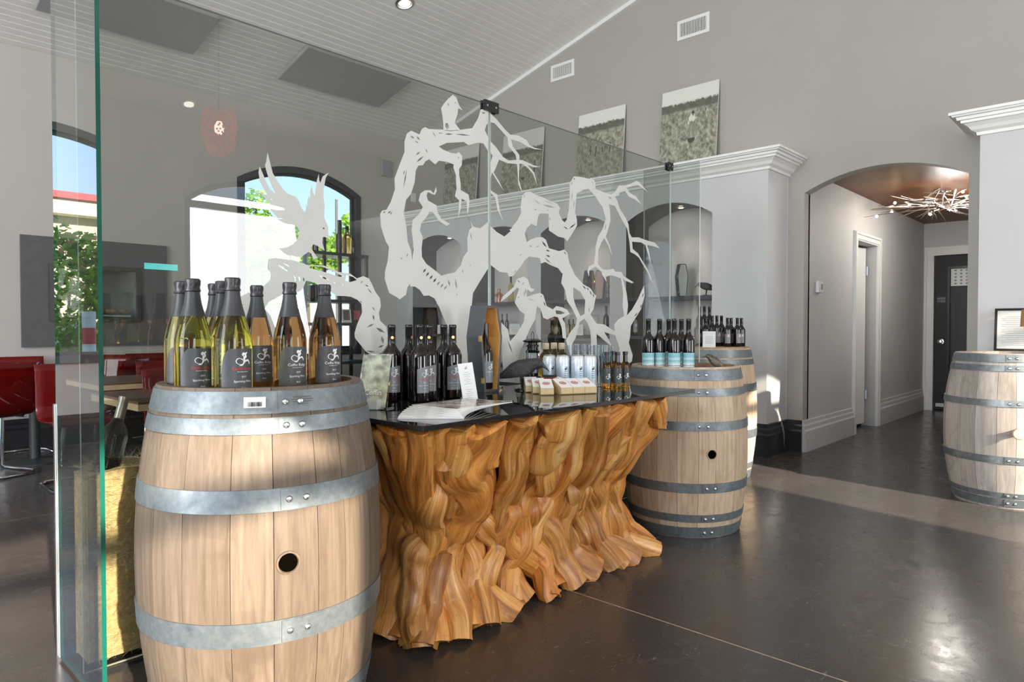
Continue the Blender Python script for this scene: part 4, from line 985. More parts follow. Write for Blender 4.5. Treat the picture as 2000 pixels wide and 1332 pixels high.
def sparkling(label, mat, loc, rz, red):
    t = thing('sparkling_wine_bottle', label, 'bottle', loc, rz, 'sparkling wine bottles on the foreground barrel')
    t.scale = (1.06, 1.06, 1.0)
    capped([(0.036, 0.0), (0.043, 0.004), (0.0445, 0.012), (0.0445, 0.135), (0.0435, 0.155), (0.040, 0.175), (0.0345, 0.198), (0.0275, 0.222), (0.0205, 0.248), (0.017, 0.272), (0.0155, 0.295), (0.0, 0.297)], 32).build('glass_body', mat, t, 'a')
    capped([(0.0295, 0.217), (0.0265, 0.228), (0.0215, 0.2475), (0.0182, 0.268), (0.0172, 0.281), (0.0168, 0.2825)], 28).build('neck_foil', M_foilneck, t, 'a')
    mb = MB(); rr = []
    for z, r in ((0.2815, 0.0172), (0.284, 0.0192), (0.288, 0.0185), (0.293, 0.0172), (0.300, 0.0178), (0.309, 0.0188), (0.314, 0.0186), (0.3165, 0.016)):
        rr.append([( (r + 0.0006 * math.sin(k * 5.3 + z * 260)) * math.cos(2 * PI * k / 36), (r + 0.0006 * math.sin(k * 5.3 + z * 260)) * math.sin(2 * PI * k / 36), z) for k in range(37)])
    mb.sheet(rr); mb.lathe([(0.0162, 0.3165), (0.0, 0.3175)], 24, cap=False)
    mb.build('crown_foil', M_foil, t, 'a')
    R = 0.0449
    def top(x):
        if x > -0.012: return 0.132
        k = min(1, (-0.012 - x) / 0.024); return 0.132 - 0.062 * (1 - math.sqrt(max(0, 1 - k * k)))
    lb = label_patch(R, -0.036, 0.05, lambda x: 0.022, top, 22).build('label', M_lab, t, 'a')
    mp = cyl_map(R + 0.0004); pr_ = MB(); rd = MB()
    print_tree(pr_, 0.014, 0.088, 0.042, mp)
    text_on(rd if red else pr_, 'Coffin Ridge', 0.0105, 0.016, 0.0775, mp)
    text_on(pr_, 'boutique winery', 0.0042, 0.016, 0.072, mp)
    text_on(pr_, '2019', 0.0062, 0.018, 0.058, mp)
    text_on(pr_, 'Sparkling Wine', 0.0075, 0.017, 0.046, mp)
    text_on(pr_, 'Brut', 0.0062, 0.018, 0.030, mp)
    pr_.build('label_print', M_print, lb, fixn=False)
    if red: rd.build('label_name', M_redink, lb, fixn=False)
    return t
ZH1 = 0.902
def dep(px, z, zz):
    u = (px - 1000) / FPX; return (z * (_sa + u * _ca), z * (_ca - u * _sa), zz)
SPK = [(377, 1.84, 'g', 0.10, True, 'yellow-green sparkling wine bottle in front at the far left of the foreground barrel'),
       (356, 1.945, 'g', -0.2, True, 'yellow-green sparkling wine bottle half hidden behind the leftmost one on the barrel'),
       (421, 2.05, 'g', 0.9, True, 'dark-necked sparkling wine bottle at the back between the two front yellow-green bottles'),
       (455, 1.80, 'g', 0.16, True, 'yellow-green sparkling wine bottle at the front middle of the foreground barrel'),
       (436, 1.935, 'g', -0.6, True, 'sparkling wine bottle tucked just behind the front middle yellow-green one'),
       (502, 2.13, 'r', 0.05, False, 'amber sparkling wine bottle at the back, leftmost of the three amber ones'),
       (566, 1.99, 'r', 0.10, False, 'amber sparkling wine bottle in the middle of the three amber ones'),
       (634, 2.09, 'r', 0.22, False, 'amber sparkling wine bottle at the right edge of the foreground barrel')]
for px, z, kd, off, red, lab in SPK:
    p = dep(px, z, ZH1); sparkling(lab, M_greenglass if kd == 'g' else M_roseglass, p, face_cam(p) + off, red)

def wine(label, loc, rz, grp, style='grey', h=0.30, r=0.037, cat='bottle', name='wine_bottle', mat=None, detail=True):
    t = thing(name, label, cat, loc, rz, grp)
    k = h / 0.30; q = r / 0.037
    capped([(0.030 * q, 0.0), (0.0355 * q, 0.003), (r, 0.009), (r, 0.172 * k), (0.0355 * q, 0.184 * k), (0.030 * q, 0.196 * k), (0.0215 * q, 0.207 * k), (0.0158 * q, 0.218 * k), (0.0145 * q, 0.232 * k), (0.0142 * q, 0.26 * k)], 26).build('glass_body', mat or M_wine, t, 'a')
    capped([(0.0148 * q, 0.228 * k), (0.0147 * q, 0.284 * k), (0.0158 * q, 0.286 * k), (0.0158 * q, 0.294 * k), (0.0135 * q, 0.2995 * k), (0.0, 0.30 * k)], 20).build('capsule', M_neck, t, 'a')
    R = r + 0.0005; mp = cyl_map(R + 0.0003)
    if style == 'grey':
        lb = label_patch(R, -0.028 * q, 0.030 * q, lambda x: 0.036 * k, lambda x: (0.128 + 0.012 * math.sin(min(1.2, max(0, (x / q + 0.028) / 0.04)))) * k).build('label', M_labgrey, t, 'a')
        pb, rd = MB(), MB()
        print_tree(pb, 0.004 * q, 0.097 * k, 0.036 * k, mp); text_on(rd, 'Coffin Ridge', 0.0088, 0.001, 0.086 * k, mp)
        if detail:
            text_on(pb, '2017', 0.006, 0.003, 0.074 * k, mp); text_on(pb, 'Back from the Dead', 0.0056, 0.001, 0.063 * k, mp); text_on(pb, 'Red', 0.006, 0.003, 0.052 * k, mp); text_on(pb, 'VQA Ontario', 0.0042, 0.002, 0.042 * k, mp)
        pb.build('label_print', M_print, lb, fixn=False); rd.build('label_name', M_redink, lb, fixn=False)
        if detail: MB().lathe([(0.006, 0), (0.006, 0.0006), (0, 0.0009)], 14, 0, T4((0.0145 * q, 0, 0.248 * k)) @ RY(PI / 2)).build('gold_seal', M_brass, t)
    elif style == 'blue':
        lb = label_patch(R, -0.045 * q, 0.045 * q, lambda x: 0.012, lambda x: 0.108 * k).build('label', M_lake, t, 'a')
    elif style == 'plain':
        label_patch(R, -0.03 * q, 0.03 * q, lambda x: 0.04 * k, lambda x: 0.13 * k).build('label', M_lab, t, 'a')
    return t
# lake scene label: pale sky, cyan water, white shore band
M_lake, _t, _o = nt('lake_label')
_b = _t.nodes.new('ShaderNodeBsdfPrincipled'); setp(_b, Roughness=0.35)
_uv = _t.nodes.new('ShaderNodeUVMap'); _sx = _t.nodes.new('ShaderNodeSeparateXYZ'); _t.links.new(_uv.outputs[0], _sx.inputs[0])
_nn = noise_tex(_t, _uv.outputs[0], 4, 4, 0.6, 1.5)
_ma = _t.nodes.new('ShaderNodeMath'); _ma.operation = 'MULTIPLY_ADD'; _ma.inputs[1].default_value = 0.16; _t.links.new(_nn, _ma.inputs[0]); _t.links.new(_sx.outputs['Y'], _ma.inputs[2])
_t.links.new(ramp(_t, _ma.outputs[0], [(0.08, (0.45, 0.55, 0.60)), (0.30, (0.62, 0.70, 0.72)), (0.34, (0.10, 0.16, 0.20)), (0.38, (0.75, 0.80, 0.80)), (0.48, (0.42, 0.62, 0.66)), (0.62, (0.16, 0.42, 0.48)), (0.72, (0.48, 0.66, 0.70)), (0.86, (0.18, 0.45, 0.52)), (1.05, (0.22, 0.48, 0.55))]), _b.inputs['Base Color'])
_t.links.new(_b.outputs[0], _o.inputs[0])
ZC = 0.8005
WB = [(765.4, 783, 0.22, 'red wine bottle standing alone at the left end of the counter row'), (798.7, 779, 0.95, 'red wine bottle second from left on the counter, label turned away'), (819.5, 784.5, 0.5, 'red wine bottle in front at the middle of the counter row'), (838.5, 780, -0.02, 'red wine bottle just right of and behind the front middle one'), (867, 773, -1.2, 'red wine bottle at the back of the counter row, showing no label'), (884.3, 777, 0.12, 'red wine bottle at the right end of the counter row, beside the coffin box')]
for px, py, off, lab in WB:
    p = at(px, py, Z=ZC); wine(lab, p, face_cam(p) + off, 'red wine bottles on the counter')
ZH2 = 0.8485
for k, (px, d, off) in enumerate(((1266, 3.72, 0), (1288, 3.74, 0), (1306, 3.92, 0.3), (1317, 3.70, 0), (1331, 3.88, -0.2), (1345, 3.72, 0))):
    p = dep(px, d, ZH2)
    wine(['wine bottle with a blue lake label at the left of the honey barrel top', 'wine bottle with a blue lake label, second from left on the honey barrel', 'wine bottle partly hidden behind the front row on the honey barrel, its left one', 'wine bottle with a blue lake label, third in the front row on the honey barrel', 'wine bottle partly hidden behind the front row on the honey barrel, its right one', 'wine bottle with a blue lake label nearest the small bird on the honey barrel'][k],
         p, face_cam(p) + off, 'blue label bottles on the honey barrel', 'blue', 0.287, 0.0335)
ZH3 = 0.9465
tag(MB().lathe([(0.0, 0.9365), (0.288, 0.9365), (0.288, 0.946), (0.0, 0.946)], 40, cap=False).build('round_board', M_head, None, True, loc=(B3[0], B3[1], 0)), 'thin round wooden board covering the top of the pale barrel', 'board')
rs = tag(MB().box((4.82, 2.44, ZH3), (4.98, 2.64, ZH3 + 0.05), ch=0.003).build('display_riser', M_blackmat), 'low black display riser on the back of the pale barrel', 'riser')
for k, (px, d, h, dz) in enumerate(((1366, 5.36, 0.255, 0.05), (1375.5, 5.29, 0.255, 0.05), (1385.5, 5.36, 0.255, 0.05), (1363, 5.10, 0.215, 0), (1378, 5.04, 0.215, 0), (1391, 5.20, 0.23, 0), (1400, 5.13, 0.23, 0), (1409, 5.20, 0.23, 0), (1421, 5.02, 0.212, 0), (1428, 5.12, 0.212, 0), (1440, 5.05, 0.212, 0), (1448, 5.13, 0.212, 0))):
    p = dep(px, d, ZH3 + dz)
    wine(('wine bottle %s on the riser at the back of the pale barrel' % ['leftmost', 'in the middle', 'rightmost'][k]) if k < 3 else 'dark wine bottle, %s on top of the pale barrel against the wall' % ORD[k - 3],
         p, face_cam(p) + (0.0 if k in (8, 11) else 0.5), 'wine bottles on the pale barrel', 'grey', h, 0.028, detail=False)

# wine bottle lying in the straw
hbq = thing('wine_bottle', 'dark wine bottle with a pewter capsule propped in the straw', 'bottle', (0, 0, 0))
A0, A1 = at(212, 893, Y=2.51), at(236, 803, Y=2.53)
dv = (A1 - A0).normalized(); mt = T4(A0 - dv * 0.06) @ dv.to_track_quat('Z', 'Y').to_matrix().to_4x4()
MB().lathe([(0.034, 0.0), (0.041, 0.006), (0.041, 0.13), (0.036, 0.155), (0.021, 0.175), (0.0155, 0.19), (0.0145, 0.21)], 26, 0, mt).build('glass_body', liquid_glass('smoky_wine', (0.30, 0.30, 0.26)), hbq, 'a')
MB().lathe([(0.0158, 0.188), (0.0152, 0.25), (0.0165, 0.252), (0.0165, 0.262), (0.0, 0.264)], 22, 0, mt).build('capsule', plain('pewter_capsule', (0.42, 0.38, 0.33), 0.35, 0.6), hbq, 'a')

# ================================================================== COUNTER DISPLAY
# coffin-shaped wine box, open at the front with a bottle inside
def coffin(label, loc, rz, S=1.0, grp='coffin-shaped wine boxes', bottle=True, outer=None, inner=None, open_=True):
    outer = outer or M_coffin; inner = inner or M_orange
    t = thing('coffin_box', label, 'box', loc, rz, grp)
    H, w0, w1, w2, D, sh = 0.385 * S, 0.040 * S, 0.066 * S, 0.045 * S, 0.095 * S, 0.245 * S
    o = [(-w2, 0), (w2, 0), (w1, sh), (w0, H), (-w0, H), (-w1, sh)]
    e_ = 0.011 * S
    i = [(-w2 + e_, e_), (w2 - e_, e_), (w1 - e_, sh), (w0 - e_, H - e_), (-w0 + e_, H - e_), (-w1 + e_, sh)]
    if open_:
        MB().prism([o, list(reversed(i))], -D / 2, D / 2, lambda u, v, q: (q, u, v), 0, 0, 1).build('case', [outer, inner], t)
        MB().prism([i], -D / 2, -D / 2 + 0.008, lambda u, v, q: (q, u, v)).build('back_lining', inner, t)
    else:
        MB().prism([o], -D / 2, D / 2, lambda u, v, q: (q, u, v)).build('case', outer, t)
        MB().prism([i], D / 2, D / 2 + 0.006, lambda u, v, q: (q, u, v)).build('lid', inner, t)
    for z in (0.225, 0.04):
        mb = MB().box((D / 2 - 0.016, w1 * 0.0 - 0.0, 0), (D / 2 + 0.002, 0.003, 0.026 * S))
        yy = (w2 + (w1 - w2) * z / 0.245) if z < 0.245 else w1
        mb.build('hasp', M_brass, t, loc=(0, -yy - 0.002, z * S))
    if bottle:
        bt = MB()
        bt.lathe([(0.030 * S, 0), (0.033 * S, 0.01 * S), (0.033 * S, 0.155 * S), (0.026 * S, 0.185 * S), (0.0145 * S, 0.215 * S), (0.0135 * S, 0.295 * S), (0.0, 0.297 * S)], 22, 0, T4((0.016 * S, -0.008 * S, 0.012 * S)))
        b_ = bt.build('boxed_bottle', M_wine, t, 'a')
        lb = label_patch(0.0336 * S, -0.03 * S, 0.03 * S, lambda x: 0.03 * S, lambda x: 0.125 * S).build('bottle_label', M_labgrey, b_, 'a', loc=(0.016 * S, -0.008 * S, 0.012 * S))
        pb = MB(); mp = cyl_map(0.0340 * S); print_tree(pb, 0.0, 0.088 * S, 0.032 * S, mp); text_on(pb, 'Coffin Ridge', 0.008 * S, 0, 0.076 * S, mp)
        pb.build('bottle_print', M_print, b_, loc=(0.016 * S, -0.008 * S, 0.012 * S), fixn=False)
    return t
M_coffin = plain('charcoal_coffin_paint', (0.075, 0.08, 0.09), 0.45, vary=0.12, scale=30)
M_orange = plain('orange_pine_lining', (0.72, 0.40, 0.12), 0.5, vary=0.15, scale=18)
p = at(946, 764, Z=ZC); coffin('tall charcoal coffin-shaped wine box with an orange lining on the counter', p, face_cam(p) + math.radians(44))

# model crow
def loft(rings, n=14):
    """rings: (centre, half width along side, half height along up, heading)"""
    mb = MB(); g = []
    for c, w, h, d in rings:
        d = Vector(d).normalized(); s = d.cross(Vector((0, 0, 1))).normalized(); u = s.cross(d)
        g.append([tuple(Vector(c) + s * math.cos(2 * PI * k / n) * w + u * math.sin(2 * PI * k / n) * h) for k in range(n + 1)])
    return mb.sheet(g)
def bird(name, label, loc, rz, S, mat, cat='figurine', legs=True):
    t = thing(name, label, cat, loc, rz)
    X = lambda x, z, w, h, dx=1, dz=0: ((x * S, 0, z * S), w * S, h * S, (dx, 0, dz))
    b = loft([X(-0.150, 0.060, 0.002, 0.001, 1, .3), X(-0.148, 0.060, 0.016, 0.005, 1, .3), X(-0.105, 0.075, 0.018, 0.010, 1, .35), X(-0.075, 0.088, 0.030, 0.024, 1, .35), X(-0.045, 0.100, 0.040, 0.038, 1, .35), X(-0.010, 0.110, 0.045, 0.045, 1, .3),
        X(0.025, 0.119, 0.042, 0.043, 1, .3), X(0.050, 0.128, 0.033, 0.036, 1, .35), X(0.068, 0.135, 0.027, 0.030, 1, .1), X(0.086, 0.136, 0.025, 0.026, 1, -.1), X(0.100, 0.131, 0.019, 0.019, 1, -.3), X(0.108, 0.126, 0.011, 0.012, 1, -.5), X(0.112, 0.123, 0.004, 0.004, 1, -.5)], 18).build('body', mat, t, 'a')
    loft([X(0.100, 0.130, 0.012, 0.011, 1, -.4), X(0.118, 0.119, 0.008, 0.008, 1, -.6), X(0.134, 0.104, 0.004, 0.004, .8, -1), X(0.142, 0.090, 0.0006, 0.0006, .6, -1)], 10).build('beak', M_beak, t, 'a')
    for s in (-1, 1):
        MB().lathe([(0.0, -0.004 * S), (0.0035 * S, 0), (0.0, 0.004 * S)], 10, 0, T4((0.090 * S, s * 0.0235 * S, 0.141 * S)) @ RX(PI / 2)).build('eye', M_black, t, 'a')
        loft([((0.040 * S, s * 0.036 * S, 0.118 * S), 0.004 * S, 0.026 * S, (-1, 0, -.35)), ((-0.01 * S, s * 0.0445 * S, 0.105 * S), 0.006 * S, 0.036 * S, (-1, 0, -.35)), ((-0.06 * S, s * 0.036 * S, 0.088 * S), 0.005 * S, 0.026 * S, (-1, 0, -.35)), ((-0.125 * S, s * 0.016 * S, 0.066 * S), 0.003 * S, 0.009 * S, (-1, 0, -.35))], 12).build('wing', mat, t, 'a')
        if legs:
            mb = MB().tube([(0.0, s * 0.018 * S, 0.085 * S), (-0.004 * S, s * 0.020 * S, 0.05 * S), (0.004 * S, s * 0.022 * S, 0.006 * S)], [0.008 * S, 0.0045 * S, 0.0035 * S], 8)
            for a in (-0.5, 0, 0.5, PI):
                mb.tube([(0.004 * S, s * 0.022 * S, 0.006 * S), ((0.004 + 0.022 * math.cos(a)) * S, (s * 0.022 + 0.022 * math.sin(a)) * S, 0.008 * S), ((0.004 + 0.038 * math.cos(a)) * S, (s * 0.022 + 0.038 * math.sin(a)) * S, 0.003 * S)], [0.0035 * S, 0.003 * S, 0.001 * S], 6)
            mb.build('leg', mat, t, 'a')
    return t
M_crow, _t, _o = nt('black_feather')
_b = _t.nodes.new('ShaderNodeBsdfPrincipled'); setp(_b, Roughness=0.5)
_v = coords(_t, 'Object', (18, 60, 45)); _n = noise_tex(_t, _v, 3, 5, 0.6, 0.4)
_t.links.new(ramp(_t, _n, [(0.3, (0.012, 0.012, 0.016)), (0.6, (0.04, 0.038, 0.042)), (0.8, (0.085, 0.07, 0.065))]), _b.inputs['Base Color']); bump(_t, _n, 0.6, 0.006, _b)
_t.links.new(_b.outputs[0], _o.inputs[0])
M_beak = plain('dark_beak', (0.07, 0.07, 0.075), 0.4)
p = at(1019, 762, Z=ZC); cr = bird('model_crow', 'life-like black model crow with head lowered, standing on the counter', p, -YAW - 0.1, 0.90, M_crow)
MB().lathe([(0.034, 0.0), (0.034, 0.004), (0.028, 0.009), (0.0, 0.010)], 18, 0, T4((0, 0, -0.0005))).build('stand', M_black, cr)
p = dep(1388, 3.66, ZH2 - 0.018); bf = bird('bird_figurine', 'small bronze bird figurine on the honey oak barrel', p, PI - YAW - 0.1, 0.52, plain('aged_bronze', (0.10, 0.085, 0.065), 0.4, 0.4, vary=0.4, scale=60), legs=False); bf.rotation_euler = (0, -0.42, PI - YAW - 0.1); bf.location.z = ZH2 + 0.004
tg2 = MB().box((-0.02, -0.03, 0), (0.02, 0.03, 0.04)).build('gift_box', plain('brown_card', (0.22, 0.12, 0.07), 0.7), None, loc=dep(1400, 3.86, ZH2), rot=(0, 0, 0.4)); tag(tg2, 'tiny brown card box behind the bronze bird figurine', 'box')

# storm lantern
p = at(1040, 753, Z=ZC)
ln = thing('storm_lantern', 'black metal storm lantern behind the model crow', 'lantern', p, 0.3)
MB().lathe([(0.052, 0), (0.055, 0.004), (0.055, 0.035), (0.046, 0.046), (0.030, 0.050), (0.028, 0.062)], 26).build('fuel_tank', M_lant, ln, True) if False else None
M_lant = plain('black_lantern_enamel', (0.02, 0.021, 0.022), 0.18, 0.5, vary=0.2)
MB().lathe([(0.052, 0), (0.055, 0.004), (0.055, 0.035), (0.046, 0.046), (0.030, 0.050), (0.028, 0.062)], 26).build('fuel_tank', M_lant, ln, True)
MB().lathe([(0.028, 0.062), (0.040, 0.085), (0.043, 0.11), (0.038, 0.14), (0.029, 0.165)], 24, cap=False).build('glass_chimney', M_tumbler, ln, 'a')
MB().lathe([(0.034, 0.163), (0.036, 0.172), (0.026, 0.176), (0.026, 0.192), (0.033, 0.194), (0.033, 0.199), (0.024, 0.202), (0.024, 0.212), (0.048, 0.216), (0.050, 0.222), (0.026, 0.232), (0.0, 0.234)], 26).build('hood', M_lant, ln, True)
for s in (-1, 1):
    MB().tube([(s * 0.040, 0, 0.03), (s * 0.062, 0, 0.05), (s * 0.066, 0, 0.12), (s * 0.060, 0, 0.175), (s * 0.036, 0, 0.19)], 0.0055, 8).build('side_tube', M_lant, ln, 'a')
MB().tube([(s_ * 0.016, 0, z_) for s_, z_ in ((-1, 0.228), (-1, 0.25), (-0.7, 0.262), (0, 0.267), (0.7, 0.262), (1, 0.25), (1, 0.228))], 0.0016, 6).build('bail_handle', M_lant, ln, 'a')

# tall pale cans
M_can, _t, _o = nt('frosty_blue_can')
_b = _t.nodes.new('ShaderNodeBsdfPrincipled'); setp(_b, Roughness=0.35, Metallic=0.25)
_v = coords(_t, 'Object'); _n = noise_tex(_t, _v, 28, 5, 0.65, 0.8); _sx = _t.nodes.new('ShaderNodeSeparateXYZ'); _t.links.new(_v, _sx.inputs[0])
_r = ramp(_t, _sx.outputs['Z'], [(0.0, (0.62, 0.64, 0.70)), (0.06, (0.42, 0.52, 0.62)), (0.11, (0.50, 0.60, 0.68)), (0.15, (0.75, 0.77, 0.78))])
_t.links.new(mixc(_t, ramp(_t, _n, [(0.5, (0, 0, 0)), (0.68, (0.8, 0.8, 0.8))]), _r, (0.80, 0.82, 0.84)), _b.inputs['Base Color']); _t.links.new(_b.outputs[0], _o.inputs[0])
for k, (px, py) in enumerate(((1073, 756), (1099, 757), (1128, 757), (1152, 757))):
    p = at(px, py, Z=ZC)
    t = thing('drinks_can', 'tall frosty blue drinks can, %s of the row of four' % ['leftmost', 'second', 'third', 'rightmost'][k], 'can', p, face_cam(p), 'tall blue cans on the counter')
    MB().lathe([(0.024, 0.0), (0.030, 0.006), (0.0328, 0.016), (0.0328, 0.138), (0.029, 0.149), (0.0265, 0.152)], 26).build('can_body', M_can, t, True)
    MB().lathe([(0.0268, 0.151), (0.0275, 0.1555), (0.0262, 0.1555), (0.025, 0.152), (0.0, 0.152)], 24, cap=False).build('lid', M_steel, t, True)
    mb = MB(); mp = cyl_map(0.0332); print_tree(mb, 0.017, 0.085, 0.02, mp)
    for j in range(4): mb.add([mp(0.010, 0.078 - j * 0.01), mp(0.022, 0.078 - j * 0.01), mp(0.022, 0.081 - j * 0.01), mp(0.010, 0.081 - j * 0.01)], [(0, 1, 2, 3)])
    mb.build('can_print', M_ink, t, fixn=False)
# corked bottles behind the cans
for k, (px, d) in enumerate(((1066, 3.52), (1082, 3.60), (1097, 3.55))):
    p = dep(px, d, ZC)
    if p[1] > 2.36: p = (p[0] * 2.34 / p[1], 2.34, p[2])
    t = thing('corked_bottle', 'squat corked bottle of golden liquid behind the cans, %s' % ['nearest the lantern', 'the middle one', 'nearest the tumblers'][k], 'bottle', p, 0, 'corked bottles behind the cans')
    MB().lathe([(0.030, 0), (0.034, 0.006), (0.034, 0.13), (0.028, 0.15), (0.016, 0.163), (0.0145, 0.178)], 22).build('glass_body', M_goldglass, t, True)
    MB().lathe([(0.0165, 0.176), (0.0175, 0.18), (0.0175, 0.205), (0.015, 0.208), (0, 0.208)], 18).build('cork', plain('pale_cork', (0.66, 0.52, 0.38), 0.8, vary=0.15, scale=80), t, True)
# stacked clear tumblers
tm0 = None
for k, (px, d) in enumerate(((1116, 3.42), (1130, 3.46), (1143, 3.42), (1157, 3.38), (1170, 3.34), (1183, 3.30))):
    p = dep(px, d, ZC)
    if p[1] > 2.38: p = (p[0] * 2.37 / p[1], 2.37, p[2])
    t = thing('glass_tumbler', 'tall clear glass tumbler behind the cans, %s of six' % ['leftmost', 'second', 'third', 'fourth', 'fifth', 'rightmost'][k], 'glass', p, 0, 'clear tumblers behind the cans')
    for q, z in (('tumbler', 0.0), ('stacked_tumbler', 0.052)):
        MB().lathe([(0.0, 0.006), (0.021, 0.006), (0.0285, 0.15), (0.030, 0.15), (0.0235, 0.0), (0.0, 0.0)], 22, 0, T4((0, 0, z)), cap=False).build(q, M_tumbler, t, 'a')
# hot sauce bottles
for k, (px, py) in enumerate(((1185, 757), (1197, 753), (1206, 757), (1221, 755))):
    p = at(px, py, Z=ZC)
    t = thing('sauce_bottle', 'small orange sauce bottle with a black neck, %s of the group' % ['leftmost', 'the one at the back', 'front middle', 'rightmost'][k], 'bottle', p, face_cam(p), 'orange sauce bottles on the counter')
    MB().lathe([(0.017, 0), (0.0215, 0.004), (0.0215, 0.012), (0.0205, 0.05), (0.0215, 0.09), (0.0215, 0.108), (0.018, 0.116), (0.011, 0.122), (0.0095, 0.13)], 22).build('glass_body', M_orangeglass, t, True)
    MB().lathe([(0.0115, 0.12), (0.0105, 0.155), (0.0125, 0.157), (0.0125, 0.171), (0, 0.172)], 18).build('capsule', M_neck, t, True)
    lb = label_patch(0.0221, -0.034, 0.034, lambda x: 0.020, lambda x: 0.094).build('label', plain('dark_green_label', (0.035, 0.05, 0.045), 0.4, vary=0.3, scale=50), t, 'a')
    mp = cyl_map(0.0224); rd, pb = MB(), MB()
    for j in range(3): rd.add([mp(0.0, 0.076 + j * 0.006), mp(0.017, 0.076 + j * 0.006), mp(0.017, 0.080 + j * 0.006), mp(0.0, 0.080 + j * 0.006)], [(0, 1, 2, 3)])
    print_tree(pb, 0.008, 0.042, 0.03, mp)
    rd.build('label_name', plain('rose_ink', (0.75, 0.22, 0.26), 0.4), lb, fixn=False); pb.build('label_print', M_print, lb, fixn=False)
# wedge gift boxes with a red seal
def wedge(label, p, rz):
    t = thing('gift_box', label, 'box', p, rz, 'small white gift boxes with a red seal')
    w = 0.028; prof = [(0.045, 0.0), (0.05, 0.004), (0.05, 0.030), (-0.04, 0.062), (-0.05, 0.058), (-0.05, 0.0)]
    MB().prism([prof], -w, w, lambda u, v, q: (u, q, v)).build('carton', M_kraft, t)
    mb = MB(); mb.add([(0.0502, -w, 0.0305), (0.0502, w, 0.0305), (-0.0402, w, 0.0626), (-0.0402, -w, 0.0626)], [(0, 1, 2, 3)]); mb.build('white_lid', M_paper, t)
    sl = MB(); n = 18
    def sp_(a, r): u, v = r * math.cos(a), r * math.sin(a); return (0.006 + u * 0.94, v, 0.0474 - u * 0.335)
    for r0, r1 in ((0.0125, 0.016),):
        sl.add([sp_(2 * PI * k / n, r) for r in (r0, r1) for k in range(n)], [(k, (k + 1) % n, n + (k + 1) % n, n + k) for k in range(n)])
    for v in (-0.006, -0.001, 0.004):
        sl.add([(lambda u_, v_: (0.006 + u_ * 0.94, v_, 0.0474 - u_ * 0.335))(*q) for q in ((v, -0.009), (v + 0.003, -0.009), (v + 0.003, 0.009), (v, 0.009))], [(0, 1, 2, 3)])
    sl.build('red_seal', plain('seal_red', (0.55, 0.12, 0.05), 0.5), t, fixn=False)
M_kraft = plain('kraft_card', (0.58, 0.44, 0.24), 0.6, vary=0.08, scale=40)
base = face_cam(at(1068, 770, Z=ZC))
g0 = at(1069, 772, Z=ZC); fw = Vector((g0.x, g0.y, 0)).normalized(); sd_ = Vector((fw.y, -fw.x, 0))
for k in range(3):
    p = g0 + fw * (0.05 + 0.062 * (2 - k)) - sd_ * (0.006 + 0.034 * (2 - k))
    wedge('small white gift box with a red seal, %s of the left group' % ['rear', 'middle', 'front'][k], (p.x, p.y, ZC), base + 0.12)
e0 = at(1096, 771, Z=ZC); dirx = Vector((0.8, -0.6, 0)).normalized(); dirx = (at(1146, 769, Z=ZC) - e0).normalized()
rz_ = math.atan2(dirx.y, dirx.x) - PI / 2 
for k in range(3):
    p = e0 + dirx * (0.026 + 0.0575 * k) + Vector((-dirx.y, dirx.x, 0)) * 0.045
    wedge('small white gift box with a red seal, %s of the right group' % ['left', 'middle', 'right'][k], (p.x, p.y, ZC), math.atan2(-dirx.x, dirx.y))
p = e0 + dirx * 0.10 + Vector((-dirx.y, dirx.x, 0)) * 0.16
wedge('small white gift box lying behind the right group of gift boxes', (p.x, p.y, ZC), base + 1.4)
# red and black flavour card
p = at(1077, 760, Z=ZC) + Vector((0.10, 0.075, 0)) * 0.5
t = thing('flavour_card', 'small black and red flavour card standing behind the gift boxes', 'card', p, face_cam(p))
MB().box((-0.02, -0.045, 0), (0.0, 0.045, 0.062), M=RY(-0.15)).build('card', M_blackmat, t)
mb = MB(); text_on(mb, 'STRAWBERRY', 0.0135, 0, 0.041, lambda u, v: tuple(RY(-0.15) @ Vector((0.0008, u, v))))
text_on(mb, 'WINE', 0.0135, 0, 0.022, lambda u, v: tuple(RY(-0.15) @ Vector((0.0008, u, v))))
mb.build('card_lettering', plain('bright_red_ink', (0.85, 0.03, 0.06), 0.4), t, fixn=False)
# engraved acrylic plaque lying near the front edge
p = at(975, 786, Z=ZC)
t = thing('engraved_plaque', 'small clear plaque with white engraved lettering lying on the counter', 'plaque', p, -YAW)
MB().box((-0.055, -0.02, 0), (0.055, 0.02, 0.006)).build('slab', M_smoked, t)
mb = MB(); rnd = random.Random(2)
for k in range(12):
    x = -0.05 + k * 0.0088
    mb.tube([(x + 0.003 * math.cos(a), 0.004 * math.sin(a) + rnd.uniform(-0.006, 0.006) * 0 - 0.002, 0.0066) for a in [j * 0.8 for j in range(7)]], 0.0006, 5)
mb.build('engraving', M_print, t)
